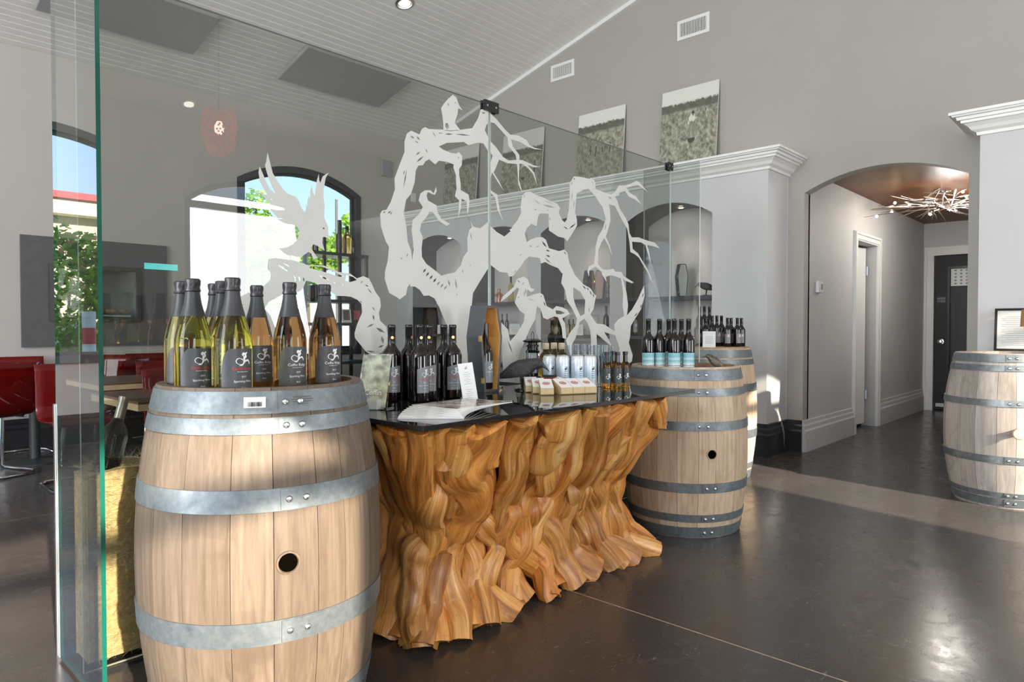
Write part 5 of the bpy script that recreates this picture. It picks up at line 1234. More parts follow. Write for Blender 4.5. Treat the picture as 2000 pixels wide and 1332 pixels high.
# brochures fanned at the front left corner
M_mag, _t, _o = nt('brochure_cover')
_b = _t.nodes.new('ShaderNodeBsdfPrincipled'); setp(_b, Roughness=0.14)
_v = coords(_t, 'Object'); _n = noise_tex(_t, _v, 9, 4, 0.6, 1.2)
_t.links.new(ramp(_t, _n, [(0.32, (0.12, 0.085, 0.065)), (0.45, (0.35, 0.29, 0.24)), (0.56, (0.62, 0.57, 0.50)), (0.72, (0.80, 0.78, 0.74))]), _b.inputs['Base Color']); _t.links.new(_b.outputs[0], _o.inputs[0])
c0 = Vector((1.565, 1.75, ZC)); rnd = random.Random(6)
for k in range(9):
    a = 0.75 - k * 0.085
    t = thing('brochure', 'glossy brochure in the fan on the counter corner, %s' % (['bottom one', 'second from bottom', 'third from bottom', 'fourth from bottom', 'middle one', 'fourth from top', 'third from top', 'second from top', 'top one'][k]), 'brochure', c0 + Vector((0.012 * k - 0.05, -0.004 * k + 0.01, 0.0032 * k)), a, 'brochures fanned on the counter')
    MB().box((-0.14, -0.105, 0.0), (0.14, 0.105, 0.0024)).build('pages', M_paper, t)
    MB().box((-0.136, -0.101, 0.0024), (0.136, 0.101, 0.003)).build('cover', M_mag, t)
# tall price card
p = at(920, 786, Z=ZC)
t = thing('price_card', 'narrow white price card leaning in front of the red wine bottles', 'card', p, face_cam(p) + 0.15)
m = RX(math.radians(7)) @ RY(math.radians(-14))
MB().box((-0.0015, -0.029, 0.0), (0.0, 0.029, 0.155), M=m).build('card', M_paper, t)
mb = MB(); mp = lambda u, v: tuple(m @ Vector((0.0006, u, v)))
for k in range(14):
    w = 0.006 + 0.012 * ((k * 7) % 5) / 5
    if k in (5, 6): continue
    mb.add([mp(-w, 0.02 + k * 0.0075), mp(w, 0.02 + k * 0.0075), mp(w, 0.0212 + k * 0.0075), mp(-w, 0.0212 + k * 0.0075)], [(0, 1, 2, 3)])
print_tree(mb, 0.0, 0.130, 0.014, mp)
mb.build('card_print', M_inkgrey, t, fixn=False)
MB().box((-0.03, -0.03, 0), (0.0, 0.03, 0.004)).build('foot', M_paper, t)
# red candle jar and leaflet holder by the foreground barrel
p = at(733, 786, Z=ZC); p.y = min(p.y, 2.26)
t = thing('candle_jar', 'tall glass jar with a red band behind the leaflet holder', 'jar', p, 0)
MB().lathe([(0.0, 0.0), (0.034, 0.0), (0.036, 0.004), (0.037, 0.16), (0.0355, 0.16), (0.0345, 0.006), (0, 0.006)], 28, cap=False).build('glass', M_tumbler, t, 'a')
MB().lathe([(0.0, 0.007), (0.0335, 0.007), (0.0335, 0.085), (0, 0.085)], 24, cap=False).build('dark_filling', plain('black_wax', (0.02, 0.018, 0.018), 0.3), t, True)
MB().lathe([(0.0, 0.0855), (0.0335, 0.0855), (0.0335, 0.112), (0, 0.112)], 24, cap=False).build('red_filling', plain('red_wax', (0.60, 0.03, 0.02), 0.3), t, True)
p = at(706, 806, Z=ZC); p.y = 2.02; p.x = 1.44
t = thing('leaflet_holder', 'clear holder with a leafy printed leaflet between the barrel and the bottles', 'leaflet holder', p, face_cam(p) - 0.5)
m = RY(math.radians(-16))
MB().box((-0.004, -0.06, 0.0), (0.0, 0.06, 0.20), M=m).build('acrylic_back', M_tumbler, t)
MB().box((0.0005, -0.055, 0.006), (0.0015, 0.055, 0.195), M=m).build('leaflet', M_leaflet, t) if False else None
M_leaflet = plain('leaf_print', (0.32, 0.34, 0.24), 0.3, vary=0.9, scale=26)
MB().box((0.0005, -0.055, 0.006), (0.0015, 0.055, 0.195), M=m).build('leaflet', M_leaflet, t)
mb = MB(); text_on(mb, 'Coffin', 0.028, 0.0, 0.05, lambda u, v: tuple(m @ Vector((0.002, u, v)))); mb.build('leaflet_print', M_print, t, fixn=False)
MB().box((-0.06, -0.06, 0.0), (0.03, 0.06, 0.004)).build('foot', M_tumbler, t)
tag(MB().box((0, 0, 0), (0.05, 0.05, 0.035), ch=0.002).build('stone_block', plain('pale_grey_stone', (0.5, 0.5, 0.46), 0.7), None, loc=at(737, 801, Z=ZC), rot=(0, 0, 0.5)), 'small pale block at the corner of the counter beside the candle jar', 'block')

# ================================================================== BARREL TOP AT RIGHT, HALLWAY FITTINGS
fr = thing('framed_certificate', 'black framed certificate leaning on the wall above the weathered barrel', 'picture frame', (5.60, 0.62, 0.93), 0)
m = RY(math.radians(6)); q = lambda u, v, h: tuple(m @ Vector((h, u, v)))
MB().prism([[(-0.20, 0), (0.16, 0), (0.16, 0.285), (-0.20, 0.285)], [(-0.185, 0.015), (-0.185, 0.27), (0.145, 0.27), (0.145, 0.015)]], -0.012, 0.0, q).build('frame', plain('matt_black_frame', (0.006, 0.006, 0.006), 0.8), fr)
MB().prism([[(-0.185, 0.015), (0.145, 0.015), (0.145, 0.27), (-0.185, 0.27)]], -0.006, -0.004, q).build('sheet', plain('pale_document', (0.46, 0.48, 0.45), 0.35, vary=0.03), fr)
mb = MB()
for k in range(16):
    w = 0.12 if k % 3 else 0.10
    mb.add([q(-w, 0.04 + k * 0.0125, -0.0072), q(w, 0.04 + k * 0.0125, -0.0072), q(w, 0.0425 + k * 0.0125, -0.0072), q(-w, 0.0425 + k * 0.0125, -0.0072)], [(0, 1, 2, 3)])
mb.build('document_print', M_inkgrey, fr, fixn=False)
tag(MB().box((-0.04, -0.13, 0), (0.04, 0.13, 0.018), ch=0.002).build('dark_tray', plain('dark_walnut', (0.07, 0.05, 0.035), 0.4), None, loc=(5.36, 0.50, 0.897), rot=(0, 0, 0.1)), 'slim dark wooden tray on the weathered barrel', 'tray')
lp = thing('table_lamp', 'table lamp with a brown drum shade at the right edge of the photo', 'lamp', (5.30, 0.53, 0.897), 0)
MB().lathe([(0.05, 0), (0.05, 0.012), (0.012, 0.02), (0.010, 0.20)], 20, 0, T4((0, 0, 0.0))).build('stem', M_brass, lp, True)
MB().lathe([(0.075, 0.195), (0.07, 0.30), (0.068, 0.30), (0.073, 0.195)], 28, cap=False).build('shade', plain('tan_shade', (0.42, 0.22, 0.09), 0.7), lp, 'a')

ch = thing('twig_chandelier', 'tangled silver twig ceiling light with glowing bulbs in the hallway', 'chandelier', (7.85, 1.53, 2.445))
MB().lathe([(0.075, 0.0), (0.075, -0.03), (0.05, -0.036), (0.018, -0.04), (0.018, -0.14), (0.0, -0.145)], 26).build('ceiling_rose', M_chrome, ch, True)
rnd = random.Random(31); M_twig = plain('silver_twig', (0.34, 0.30, 0.27), 0.28, 0.9, vary=0.3, scale=40)
tips = []
for k in range(90):
    a = rnd.uniform(0, 2 * PI); L = rnd.uniform(0.3, 0.75); z0 = rnd.uniform(-0.19, -0.10)
    pts = []; d = Vector((math.cos(a), math.sin(a) * 0.72, rnd.uniform(-0.14, 0.10))); ao = a + rnd.uniform(-1.4, 1.4); ro = rnd.uniform(0.02, 0.22); pp = Vector((math.cos(ao) * ro, math.sin(ao) * ro, z0))
    bend = Vector((rnd.uniform(-0.5, 0.5), rnd.uniform(-0.5, 0.5), rnd.uniform(-0.25, 0.25)))
    for i in range(6):
        pts.append(pp.copy()); pp = pp + (d + bend * (i / 6) ** 1.5 * 0.8).normalized() * L / 5
    for q_ in pts: q_.y = min(max(q_.y, -0.40), 0.64)
    MB().tube(pts, [0.0058, 0.0055, 0.005, 0.0044, 0.0036, 0.0015], 6).build('twig', M_twig, ch, 'a')
    tips.append(pts)
M_bulb = emissive('warm_bulb', (1.0, 0.78, 0.42), 60)
for k in range(14):
    q_ = tips[k * 5][4]
    MB().lathe([(0.0, -0.013), (0.009, -0.008), (0.012, 0.0), (0.008, 0.009), (0.0, 0.012)], 10, 0, T4(q_ + Vector((0, 0, -0.012)))).build('bulb', M_bulb, ch, 'a')
for dx in (-0.25, 0.25):
    d = bpy.data.lights.new('bulb_light', 'POINT'); d.energy = 14; d.specular_factor = 0.25; d.color = (1, 0.95, 0.88); d.shadow_soft_size = 0.08
    o = bpy.data.objects.new('bulb_light', d); SC.collection.objects.link(o); o.parent = ch; o.location = (dx, -0.1, -0.30)

# ================================================================== LEDGE PHOTOGRAPHS
def canvas(k, yc, w, h, skyline, label):
    t = thing('photo_canvas', label, 'photograph', (6.005, yc, 2.5505), 0, 'old sepia photographs standing on the ledge')
    lean = math.atan2(0.075, h); m = RY(lean)
    MB().box((0.0, -w / 2, 0.0), (0.012, w / 2, h), M=m).build('board', M_paper, t)
    g = [[tuple(m @ Vector((-0.0006, w / 2 - w * c / 6, h * r / 6))) for c in range(7)] for r in range(7)]
    pr_ = MB().sheet(g).build('print', field_photo('field_photo_%d' % k, k * 1.7 + 0.4, skyline), t, fixn=False)
    return t, pr_, (lambda u, v, d=0.0012: tuple(m @ Vector((-d, w / 2 - w * u, h * v))))
c1, p1, q1 = canvas(0, 3.305, 0.60, 0.865, 0.84, 'sepia photograph of a stooping field worker, nearest the hallway on the ledge')
c2, p2, q2 = canvas(1, 4.345, 0.60, 0.86, 0.84, 'sepia photograph of a crop field, second from the hallway on the ledge')
c3, p3, q3 = canvas(2, 5.47, 0.64, 0.85, 0.76, 'sepia photograph seen through the glass behind the top twigs')
c4, p4, q4 = canvas(3, 6.53, 0.62, 0.86, 0.80, 'sepia photograph of open fields, farthest from the hallway on the ledge')
M_sep = [plain('sepia_white', (0.66, 0.66, 0.58), 0.5), plain('sepia_mid', (0.24, 0.245, 0.18), 0.5), plain('sepia_dark', (0.06, 0.06, 0.045), 0.5)]
def figure(q, par, x, y, s, parts):
    mb = MB()
    for mi, lp in parts: mb.add([q(x + a * s, y + b * s) for a, b in lp], tri_fill([lp]), mi)
    mb.build('printed_figure', M_sep, par, fixn=False)
WORKER = [(1, pairs('-.10 0 -.04 0 -.01 .3 .02 .3 .06 0 .13 0 .10 .34 .02 .42 -.09 .4')), (0, pairs('-.12 .38 .06 .36 .14 .46 .10 .60 -.02 .62 -.12 .52')), (2, pairs('.0 .56 .08 .54 .10 .62 .05 .68 -.02 .64')), (0, pairs('-.16 .34 -.08 .36 -.09 .44 -.15 .42')), (2, pairs('-.14 -.02 .16 -.02 .14 -.1 0 -.16 -.12 -.1'))]
figure(q1, p1, 0.56, 0.42, 0.44, WORKER)
STAND = [(2, pairs('-.05 0 .05 0 .06 .5 .02 .62 -.05 .5')), (0, pairs('-.04 .3 .05 .3 .05 .46 -.04 .46'))]
figure(q1, p1, 0.80, 0.68, 0.13, STAND); figure(q1, p1, 0.92, 0.74, 0.09, STAND)
for x, y in ((0.3, 0.45), (0.42, 0.43), (0.56, 0.46), (0.72, 0.45)): figure(q2, p2, x, y, 0.22, STAND)
figure(q3, p3, 0.55, 0.36, 0.34, WORKER); figure(q3, p3, 0.82, 0.38, 0.3, STAND); figure(q4, p4, 0.4, 0.5, 0.1, STAND)

# ================================================================== NICHE DISPLAYS
def nspot(px, z, X=5.87, py=600): q = at(px, py, X=X); return Vector((X, q.y, z + 0.0005))
FC = lambda p: face_cam(p)
p = nspot(1331, 1.375); coffin('pale silver coffin-shaped box on the shelf of the niche nearest the hallway', p, FC(p) + 0.3, 0.80, bottle=False, open_=False, outer=M_coffin, inner=plain('silver_lid', (0.60, 0.60, 0.58), 0.35))
p = nspot(1379, 1.375, 5.80); bird('model_crow', 'small black crow figure on the shelf at the niche edge nearest the hallway', p, PI * 0.5 + 0.3, 0.75, M_crow)
p = nspot(1150, 1.375); coffin('coffin-shaped box with a tan lining on the second niche shelf', p, FC(p) + 0.5, 0.80, inner=plain('tan_lining', (0.46, 0.30, 0.20), 0.6))
p = nspot(1172, 1.375, 5.93); coffin('closed coffin-shaped box with a rosy tan lid on the second niche shelf', p, FC(p) - 0.2, 0.80, bottle=False, open_=False, inner=plain('rosy_tan_lid', (0.46, 0.31, 0.25), 0.55))
p = nspot(1187, 1.375, 5.78)
t = thing('glass_jar', 'stack of little glass jars at the right of the second niche shelf', 'jar', p)
for k in range(3): MB().lathe([(0.02, 0.0), (0.022, 0.004), (0.022, 0.036), (0.016, 0.042), (0.016, 0.048)], 16, 0, T4((0, 0, k * 0.05))).build('jar', M_tumbler, t, True)
def small_bottle(label, p, mat, h=0.24, r=0.032, grp='bottles on the niche shelves', style='none'):
    return wine(label, p, FC(p), grp, style, h, r, mat=mat)
for k, px in enumerate((1080, 1090, 1111, 1120)):
    p = nspot(px, 1.004, 5.83); small_bottle('golden wine bottle on the lower shelf of the second niche, %s' % ['leftmost', 'second', 'third', 'rightmost'][k], p, M_goldglass, 0.17, 0.021)
p = nspot(1184, 1.004, 5.80); small_bottle('tall dark bottle on the lower shelf at the right of the second niche', p, None, 0.30, 0.03)
for k, px in enumerate((981, 990)):
    p = nspot(px, 1.004, 5.85); small_bottle('dark wine bottle on the lower shelf of the third niche, %s of the pair' % ['left', 'right'][k], p, None, 0.24, 0.022)
p = nspot(998, 1.375, 5.86); small_bottle('tall yellow bottle on the third niche shelf', p, M_goldglass, 0.30, 0.032)
p = nspot(975, 1.375, 5.82)
t = thing('copper_figure', 'small copper figure holding a bottle on the third niche shelf', 'figurine', p, FC(p))
M_cop = plain('copper', (0.55, 0.25, 0.14), 0.35, 0.7, vary=0.3, scale=50)
MB().lathe([(0.03, 0.0), (0.034, 0.02), (0.022, 0.07), (0.03, 0.10), (0.016, 0.125)], 14).build('torso', M_cop, t, True)
MB().lathe([(0.0, 0.12), (0.018, 0.128), (0.02, 0.145), (0.012, 0.162), (0, 0.166)], 14).build('head', M_cop, t, True)
for s in (-1, 1):
    MB().tube([(0.01, s * 0.028, 0.10), (0.03, s * 0.045, 0.085), (0.045, s * 0.02, 0.06)], [0.009, 0.008, 0.006], 8).build('arm', M_cop, t, 'a')
    MB().tube([(0.0, s * 0.015, 0.03), (0.01, s * 0.026, 0.0)], [0.012, 0.010], 8).build('foot', M_cop, t, 'a')
def card(label, p, w, h, rz):
    t = thing('info_card', label, 'card', p, rz, 'white information cards')
    MB().box((-0.002, -w / 2, 0), (0.0, w / 2, h), M=RY(-0.2)).build('card', M_paper, t)
    mb = MB()
    for k in range(5): mb.add([tuple(RY(-0.2) @ Vector((0.0006, u, h * 0.25 + k * h * 0.1 + v))) for u, v in ((-w * 0.3, 0), (w * 0.3, 0), (w * 0.3, 0.002), (-w * 0.3, 0.002))], [(0, 1, 2, 3)])
    mb.build('card_print', M_inkgrey, t, fixn=False)
    MB().box((-0.04, -w * 0.3, 0), (-0.002, w * 0.3, 0.002)).build('card_foot', M_paper, t)
p = nspot(1131, 1.004, 5.76); card('white information card on the lower shelf of the second niche', p, 0.085, 0.115, FC(p))
p = nspot(1005, 1.004, 5.76); card('white information card on the lower shelf of the third niche', p, 0.115, 0.125, FC(p))
p = nspot(861, 1.004, 5.76); card('white information card on the lower shelf of the farthest niche', p, 0.085, 0.115, FC(p))
p = Vector(dep(1385, 4.86, ZH3)); card('white information card in front of the bottles on the pale barrel', p, 0.088, 0.115, FC(p))
p = nspot(843, 1.004, 5.90); coffin('tall charcoal coffin-shaped box in the farthest niche', p, FC(p) + 0.3, 0.9, bottle=False, open_=False, inner=M_coffin)
for k, px in enumerate((863, 878)):
    p = nspot(px, 0.66, 5.85); small_bottle('dark wine bottle low in the farthest niche, %s' % ['left', 'right'][k], p, None, 0.27, 0.03)
for k, px in enumerate((1227, 1241)):
    p = nspot(px, 1.004, 5.80); small_bottle('dark labelled bottle low in the niche nearest the hallway, %s' % ['left', 'right'][k], p, None, 0.27, 0.03, style='grey')

# ================================================================== FIREPLACE ON THE BACK WALL
fp = thing('fireplace', 'dark grey panel fireplace with a glazed opening on the back wall', 'fireplace', (2.122, YB, 0))
L = lambda u: u - 2.122
MB().prism([[(L(1.507), 0.911), (L(2.737), 0.911), (L(2.737), 1.909), (L(1.507), 1.909)], [(L(1.725), 1.15), (L(1.725), 1.66), (L(2.485), 1.66), (L(2.485), 1.15)]], -0.03, 0.0, lambda u, v, h: (u, h, v)).build('surround', M_slate, fp)
MB().prism([[(L(1.715), 1.14), (L(2.495), 1.14), (L(2.495), 1.67), (L(1.715), 1.67)], [(L(1.755), 1.18), (L(1.755), 1.63), (L(2.455), 1.63), (L(2.455), 1.18)]], -0.045, -0.005, lambda u, v, h: (u, h, v)).build('opening_frame', M_black, fp)
fb = MB().box((L(1.71), 0.0, 1.14), (L(2.50), 0.30, 1.67)); fb.f = [f_ for i, f_ in enumerate(fb.f) if i != 2]; fb.m = [0] * len(fb.f)
fb.build('firebox', plain('pale_fire_brick', (0.42, 0.42, 0.40), 0.8, vary=0.15), fp, fixn=False)
MB().box((L(1.755), -0.02, 1.18), (L(2.455), -0.015, 1.63)).build('fire_glass', M_glass, fp)
MB().box((L(1.80), 0.02, 1.18), (L(2.42), 0.20, 1.215), ch=0.01).build('burner_tray', M_steel, fp)
for k in range(6):
    MB().lathe([(0.0, 0.0), (0.05, 0.006), (0.062, 0.025), (0.05, 0.048), (0.0, 0.056)], 16, 0, T4((L(1.86 + k * 0.10), 0.08 + 0.02 * (k % 2), 1.215))).build('fire_stone', plain('tan_fire_stone', (0.55, 0.38, 0.22), 0.7, vary=0.15, scale=30), fp, 'a')
q = at(314, 521, Y=YG - 0.008)
a_, b_ = at(282, 521, Y=YG - 0.008), at(347, 522, Y=YG - 0.008)
tag(MB().box((a_.x, YG - 0.0085, q.z - 0.010), (b_.x, YG - 0.0065, q.z + 0.010)).build('teal_strip', plain('teal_plastic', (0.05, 0.62, 0.60), 0.2)), 'small translucent teal strip stuck on the left glass panel', 'sticker')

# ================================================================== WINDOW SHELF UNIT AND CONSOLE
M_shelfblk = plain('black_green_steel', (0.022, 0.03, 0.03), 0.35, vary=0.2)
su = thing('shelf_unit', 'black steel display shelf unit in front of the arched window', 'shelf', (4.36, 6.92, 0))
for sx in (-0.40, 0.04, 0.40):
    for sy in (-0.16, 0.16):
        MB().box((sx - 0.016, sy - 0.016, 0), (sx + 0.016, sy + 0.016, 1.93 if sx != 0.04 else 2.3)).build('upright', M_shelfblk, su)
for z in (1.93, 1.40, 1.14, 0.70, 0.25):
    MB().box((-0.42, -0.18, z - 0.035), (0.42, 0.18, z)).build('shelf_board', M_shelfblk, su)
for k, (px, h, r, mt_) in enumerate(((616, 0.30, 0.034, None), (662, 0.34, 0.036, None), (678, 0.33, 0.052, M_roseglass), (689, 0.28, 0.04, None))):
    q = at(px, 490, Y=6.86)
    t = wine('%s bottle on top of the black window shelf, %s' % (['dark', 'slim dark', 'wide amber', 'dark short'][k], ['far left', 'left of the wide amber one', 'by the window frame', 'farthest right'][k]), (min(q.x, 4.72), 6.86, 1.9305), -PI / 2, 'bottles on the window shelf', 'none', h, r, mat=mt_)
MB_ = lambda *a: None
tag(MB().box((-0.09, -0.07, 0), (0.09, 0.07, 0.16), ch=0.012).build('table_speaker', M_blackmat, None, loc=(4.20, 6.88, 1.4005)), 'black box speaker on the middle of the black window shelf', 'speaker')
tag(MB().box((-0.11, -0.08, 0), (0.11, 0.08, 0.12), ch=0.004).build('storage_box', plain('grey_box', (0.10, 0.10, 0.11), 0.6), None, loc=(4.60, 6.88, 1.4005)), 'dark grey storage box on the black window shelf', 'box')
for k, (x, lab) in enumerate(((4.52, 'small white framed snapshot on the lower black window shelf'), (4.66, 'small red picture card beside the framed snapshot on the window shelf'))):
    t = thing('framed_snapshot', lab, 'photo frame', (x, 6.80, 1.1405), -PI / 2 - 0.2)
    MB().box((-0.006, -0.055, 0), (0.0, 0.055, 0.16), M=RY(-0.18)).build('mount', M_paper if k == 0 else M_blackmat, t)
    MB().box((0.0004, -0.04, 0.03), (0.0012, 0.04, 0.145), M=RY(-0.18)).build('picture', plain('snapshot_%d' % k, (0.14, 0.12, 0.11) if k == 0 else (0.35, 0.06, 0.05), 0.4, vary=0.8, scale=40), t)
co = thing('console_table', 'low black console table beside the window shelf', 'table', (5.22, 6.62, 0))
MB().box((-0.35, -0.28, 0.70), (0.42, 0.28, 0.74)).build('table_top', M_black, co)
for sx in (-0.32, 0.39):
    for sy in (-0.25, 0.25): MB().box((sx - 0.02, sy - 0.02, 0), (sx + 0.02, sy + 0.02, 0.70)).build('leg', M_black, co)
MB().box((-0.32, -0.25, 0.3), (0.39, 0.25, 0.33)).build('lower_shelf', M_black, co)

# ================================================================== CAFE TABLES AND CHAIRS
def chair_proto():
    t = thing('cantilever_chair', 'x', 'chair')
    prof = [(0.23, 0.435), (0.21, 0.452), (0.10, 0.446), (-0.05, 0.436), (-0.15, 0.442), (-0.20, 0.475), (-0.225, 0.54), (-0.245, 0.66), (-0.262, 0.78), (-0.268, 0.83)]
    g, g2 = [], []
    for x, z in prof:
        w = 0.22 if z < 0.6 else 0.215
        g.append([(x, -w, z + 0.015), (x + 0.002, -w * 0.8, z + 0.002), (x, 0, z), (x + 0.002, w * 0.8, z + 0.002), (x, w, z + 0.015)] if z < 0.5 else [(x + 0.02, -w, z), (x + 0.004, -w * 0.7, z), (x, 0, z), (x + 0.004, w * 0.7, z), (x + 0.02, w, z)])
    me = MB().sheet(g).mesh('chair_shell', M_acryl2, 'a')
    s = link('shell', me, t); md = s.modifiers.new('thick', 'SOLIDIFY'); md.thickness = 0.007; md.offset = 0
    for sy in (-1, 1):
        MB().tube([(-0.16, sy * 0.15, 0.43), (0.12, sy * 0.17, 0.425), (0.175, sy * 0.18, 0.40), (0.215, sy * 0.20, 0.10), (0.22, sy * 0.205, 0.03), (0.19, sy * 0.21, 0.0115), (-0.14, sy * 0.215, 0.0115), (-0.21, sy * 0.17, 0.0115), (-0.225, sy * 0.05, 0.0115), (-0.225, 0, 0.0115)], 0.011, 8).build('sled_leg', M_chrome, t, 'a')
    MB().tube([(0.0, -0.16, 0.424), (0.0, 0.16, 0.424)], 0.009, 8).build('cross_tube', M_chrome, t, 'a')
    return t
M_acryl2 = clear_glass('see_through_red', (0.40, 0.02, 0.02), 1.49, 1.6)
def mixred():
    m = MATS['see_through_red']; t = m.node_tree
    out = [n for n in t.nodes if n.type == 'OUTPUT_MATERIAL'][0]; src = out.inputs[0].links[0].from_socket
    d = t.nodes.new('ShaderNodeBsdfDiffuse'); d.inputs[0].default_value = (0.28, 0.011, 0.011, 1)
    mx = t.nodes.new('ShaderNodeMixShader'); mx.inputs[0].default_value = 0.45
    t.links.new(src, mx.inputs[1]); t.links.new(d.outputs[0], mx.inputs[2]); t.links.new(mx.outputs[0], out.inputs[0])
mixred()
def table(label, x, y, w, d, edge, rz=0.0):
    t = thing('cafe_table', label, 'table', (x, y, 0), rz, 'cafe tables')
    MB().box((-w / 2, -d / 2, 0.745), (w / 2, d / 2, 0.757), ch=0.002).build('table_top', plain('brown_table_top', (0.16, 0.075, 0.04), 0.2, vary=0.3, scale=6), t)
    MB().box((-w / 2 + 0.002, -d / 2 + 0.002, 0.715), (w / 2 - 0.002, d / 2 - 0.002, 0.745)).build('edge_band', edge, t)
    MB().lathe([(0.06, 0.715), (0.045, 0.67), (0.038, 0.64), (0.038, 0.03), (0.06, 0.02)], 20).build('pedestal', M_pedestal, t, True)
    MB().lathe([(0.22, 0.0), (0.22, 0.01), (0.05, 0.03)], 28).build('base_plate', M_pedestal, t, True)
M_pedestal = plain('dark_grey_steel', (0.06, 0.065, 0.065), 0.4, 0.3)
M_maple = plain('pale_maple_edge', (0.62, 0.45, 0.26), 0.5, vary=0.1, scale=12)
table('pale-edged cafe table by the back wall at the left edge of the photo', 1.44, 6.62, 0.62, 0.62, M_paper)
table('brown cafe table with a pale wooden edge, nearest behind the straw display', 1.52, 3.62, 0.84, 0.66, M_maple, 0.0)
table('brown cafe table standing in the middle of the dining area', 1.85, 4.85, 1.1, 0.66, M_maple, 0.0)
table('brown cafe table under the fireplace', 2.55, 6.62, 0.7, 0.62, M_maple)
cp = chair_proto(); first = True
CH = [(1.08, 6.22, 1.9, 'red acrylic chair with its back to us at the left edge of the photo'), (1.80, 6.12, 2.3, 'red acrylic chair with a clear chrome sled frame in front of the wall table'), (1.44, 7.02, -PI / 2, 'red acrylic chair against the back wall behind the wall table'),
      (1.98, 6.95, -2.2, 'red acrylic chair against the back wall under the fireplace left end'), (2.55, 7.05, -PI / 2, 'red acrylic chair against the back wall under the fireplace right end'), (3.05, 6.60, PI, 'red acrylic chair at the right side of the table under the fireplace'),
      (1.45, 5.42, -PI / 2, 'red acrylic chair on the far side of the middle table, left one'), (2.10, 5.42, -PI / 2, 'red acrylic chair on the far side of the middle table, right one'), (1.75, 4.22, -PI / 2 + 0.1, 'red acrylic chair between the two nearer cafe tables'), (2.65, 4.85, PI, 'red acrylic chair at the right end of the middle table')]
for x, y, rz, lab in CH:
    if first: cp.location = (x, y, 0); cp.rotation_euler = (0, 0, rz); cp['label'] = lab; cp['group'] = 'red acrylic cafe chairs'; first = False
    else: dup(cp, (x, y, 0), rz, lab, 'red acrylic cafe chairs')
t = thing('blue_napkin', 'folded blue napkin on the wall table at the left edge', 'napkin', (1.33, 6.52, 0.7575), 0.4)
MB().prism([[(-0.09, 0), (0.09, 0.02), (0.10, 0.035), (0.0, 0.05), (-0.08, 0.04)]], -0.04, 0.04, lambda u, v, h: (u, h, v)).build('cloth', plain('steel_blue_cloth', (0.10, 0.22, 0.36), 0.8), t)

# ================================================================== LIGHTS SEEN REFLECTED IN THE GLASS
v = at(427, 252, Y=2 * YG + 1.0); px_, pz_ = v.x, v.z
pd = thing('bead_pendant', 'glowing red bead pendant light mirrored in the left glass panel', 'pendant light', (px_, -1.0, pz_))
zc = EAVE + (-1.0 - YF) * SLOPE - pz_
MB().tube([(0, 0, 0.16), (0, 0, zc)], 0.004, 6).build('cord', M_black, pd)
bd = MB(); rnd = random.Random(12)
for k in range(700):
    a = rnd.uniform(0, 2 * PI); zz = rnd.uniform(-0.24, 0.17); rr = 0.15 * math.sqrt(max(0.04, 1 - (abs(zz - 0.02) / 0.27) ** 2)) * rnd.uniform(0.75, 1)
    bd.lathe([(0, -0.010), (0.010, 0), (0, 0.010)], 5, 0, T4((rr * math.cos(a), rr * math.sin(a), zz)), cap=False)
o = bd.build('beads', plain('ruby_beads', (0.60, 0.12, 0.10), 0.1, Emission_Color=(1, 0.22, 0.18, 1), Emission_Strength=0.9, vary=0.2), pd); o['kind'] = 'stuff'  # beads emit weakly to imitate the bulb's light shining through them
MB().lathe([(0, -0.06), (0.035, -0.03), (0.04, 0.02), (0.02, 0.06), (0, 0.065)], 14).build('bulb', emissive('pendant_bulb', (1, 0.62, 0.5), 14), pd, 'a')
d = bpy.data.lights.new('pendant_light', 'POINT'); d.energy = 12; d.color = (1, 0.72, 0.6); d.shadow_soft_size = 0.03
o = bpy.data.objects.new('pendant_light', d); SC.collection.objects.link(o); o.parent = pd; o.location = (0, 0, 0.0)
best = None
for i in range(400):
    Y = -3.3 + i * 0.012; v = at(368, 203, Y=2 * YG - Y); dz = abs(EAVE + 0.03 + (Y - YF) * SLOPE - v.z)
    if best is None or dz < best[0]: best = (dz, v.x, Y)
downlight((best[1], best[2], EAVE + 0.026 + (best[2] - YF) * SLOPE), 'recessed ceiling light mirrored in the left glass panel', (ang, 0, 0), 0.08, 20)

# ================================================================== OUTSIDE
gr = MB().box((-60, YB + 0.23, -0.4), (60, 90, -0.12)).build('garden_ground', plain('garden_grass', (0.20, 0.30, 0.09), 0.9, vary=0.3, scale=1.5)); tag(gr, 'lawn outside the back windows', 'lawn'); gr['kind'] = 'stuff'
st2 = MB().box((-60, -60, -0.4), (60, YF - 0.25, -0.14)).build('forecourt_ground', plain('pale_paving', (0.42, 0.40, 0.37), 0.9, vary=0.15, scale=1.2)); tag(st2, 'pale paved forecourt in front of the building', 'paving'); st2['kind'] = 'stuff'
M_leaf = []
for k, c in enumerate(((0.16, 0.36, 0.035), (0.32, 0.52, 0.06), (0.48, 0.62, 0.11))):
    m, t, out = nt('leaf_green_%d' % k)
    d1_ = t.nodes.new('ShaderNodeBsdfDiffuse'); tr_ = t.nodes.new('ShaderNodeBsdfTranslucent'); mx = t.nodes.new('ShaderNodeMixShader'); mx.inputs[0].default_value = 0.4
    cc = ramp(t, noise_tex(t, coords(t, 'Object'), 6), [(0.3, tuple(x * 0.8 for x in c)), (0.7, tuple(min(1, x * 1.2) for x in c))])
    for n_ in (d1_, tr_): t.links.new(cc, n_.inputs[0])
    t.links.new(d1_.outputs[0], mx.inputs[1]); t.links.new(tr_.outputs[0], mx.inputs[2]); t.links.new(mx.outputs[0], out.inputs[0]); M_leaf.append(m)
M_bark = plain('bark', (0.16, 0.11, 0.08), 0.9, vary=0.3, scale=20)
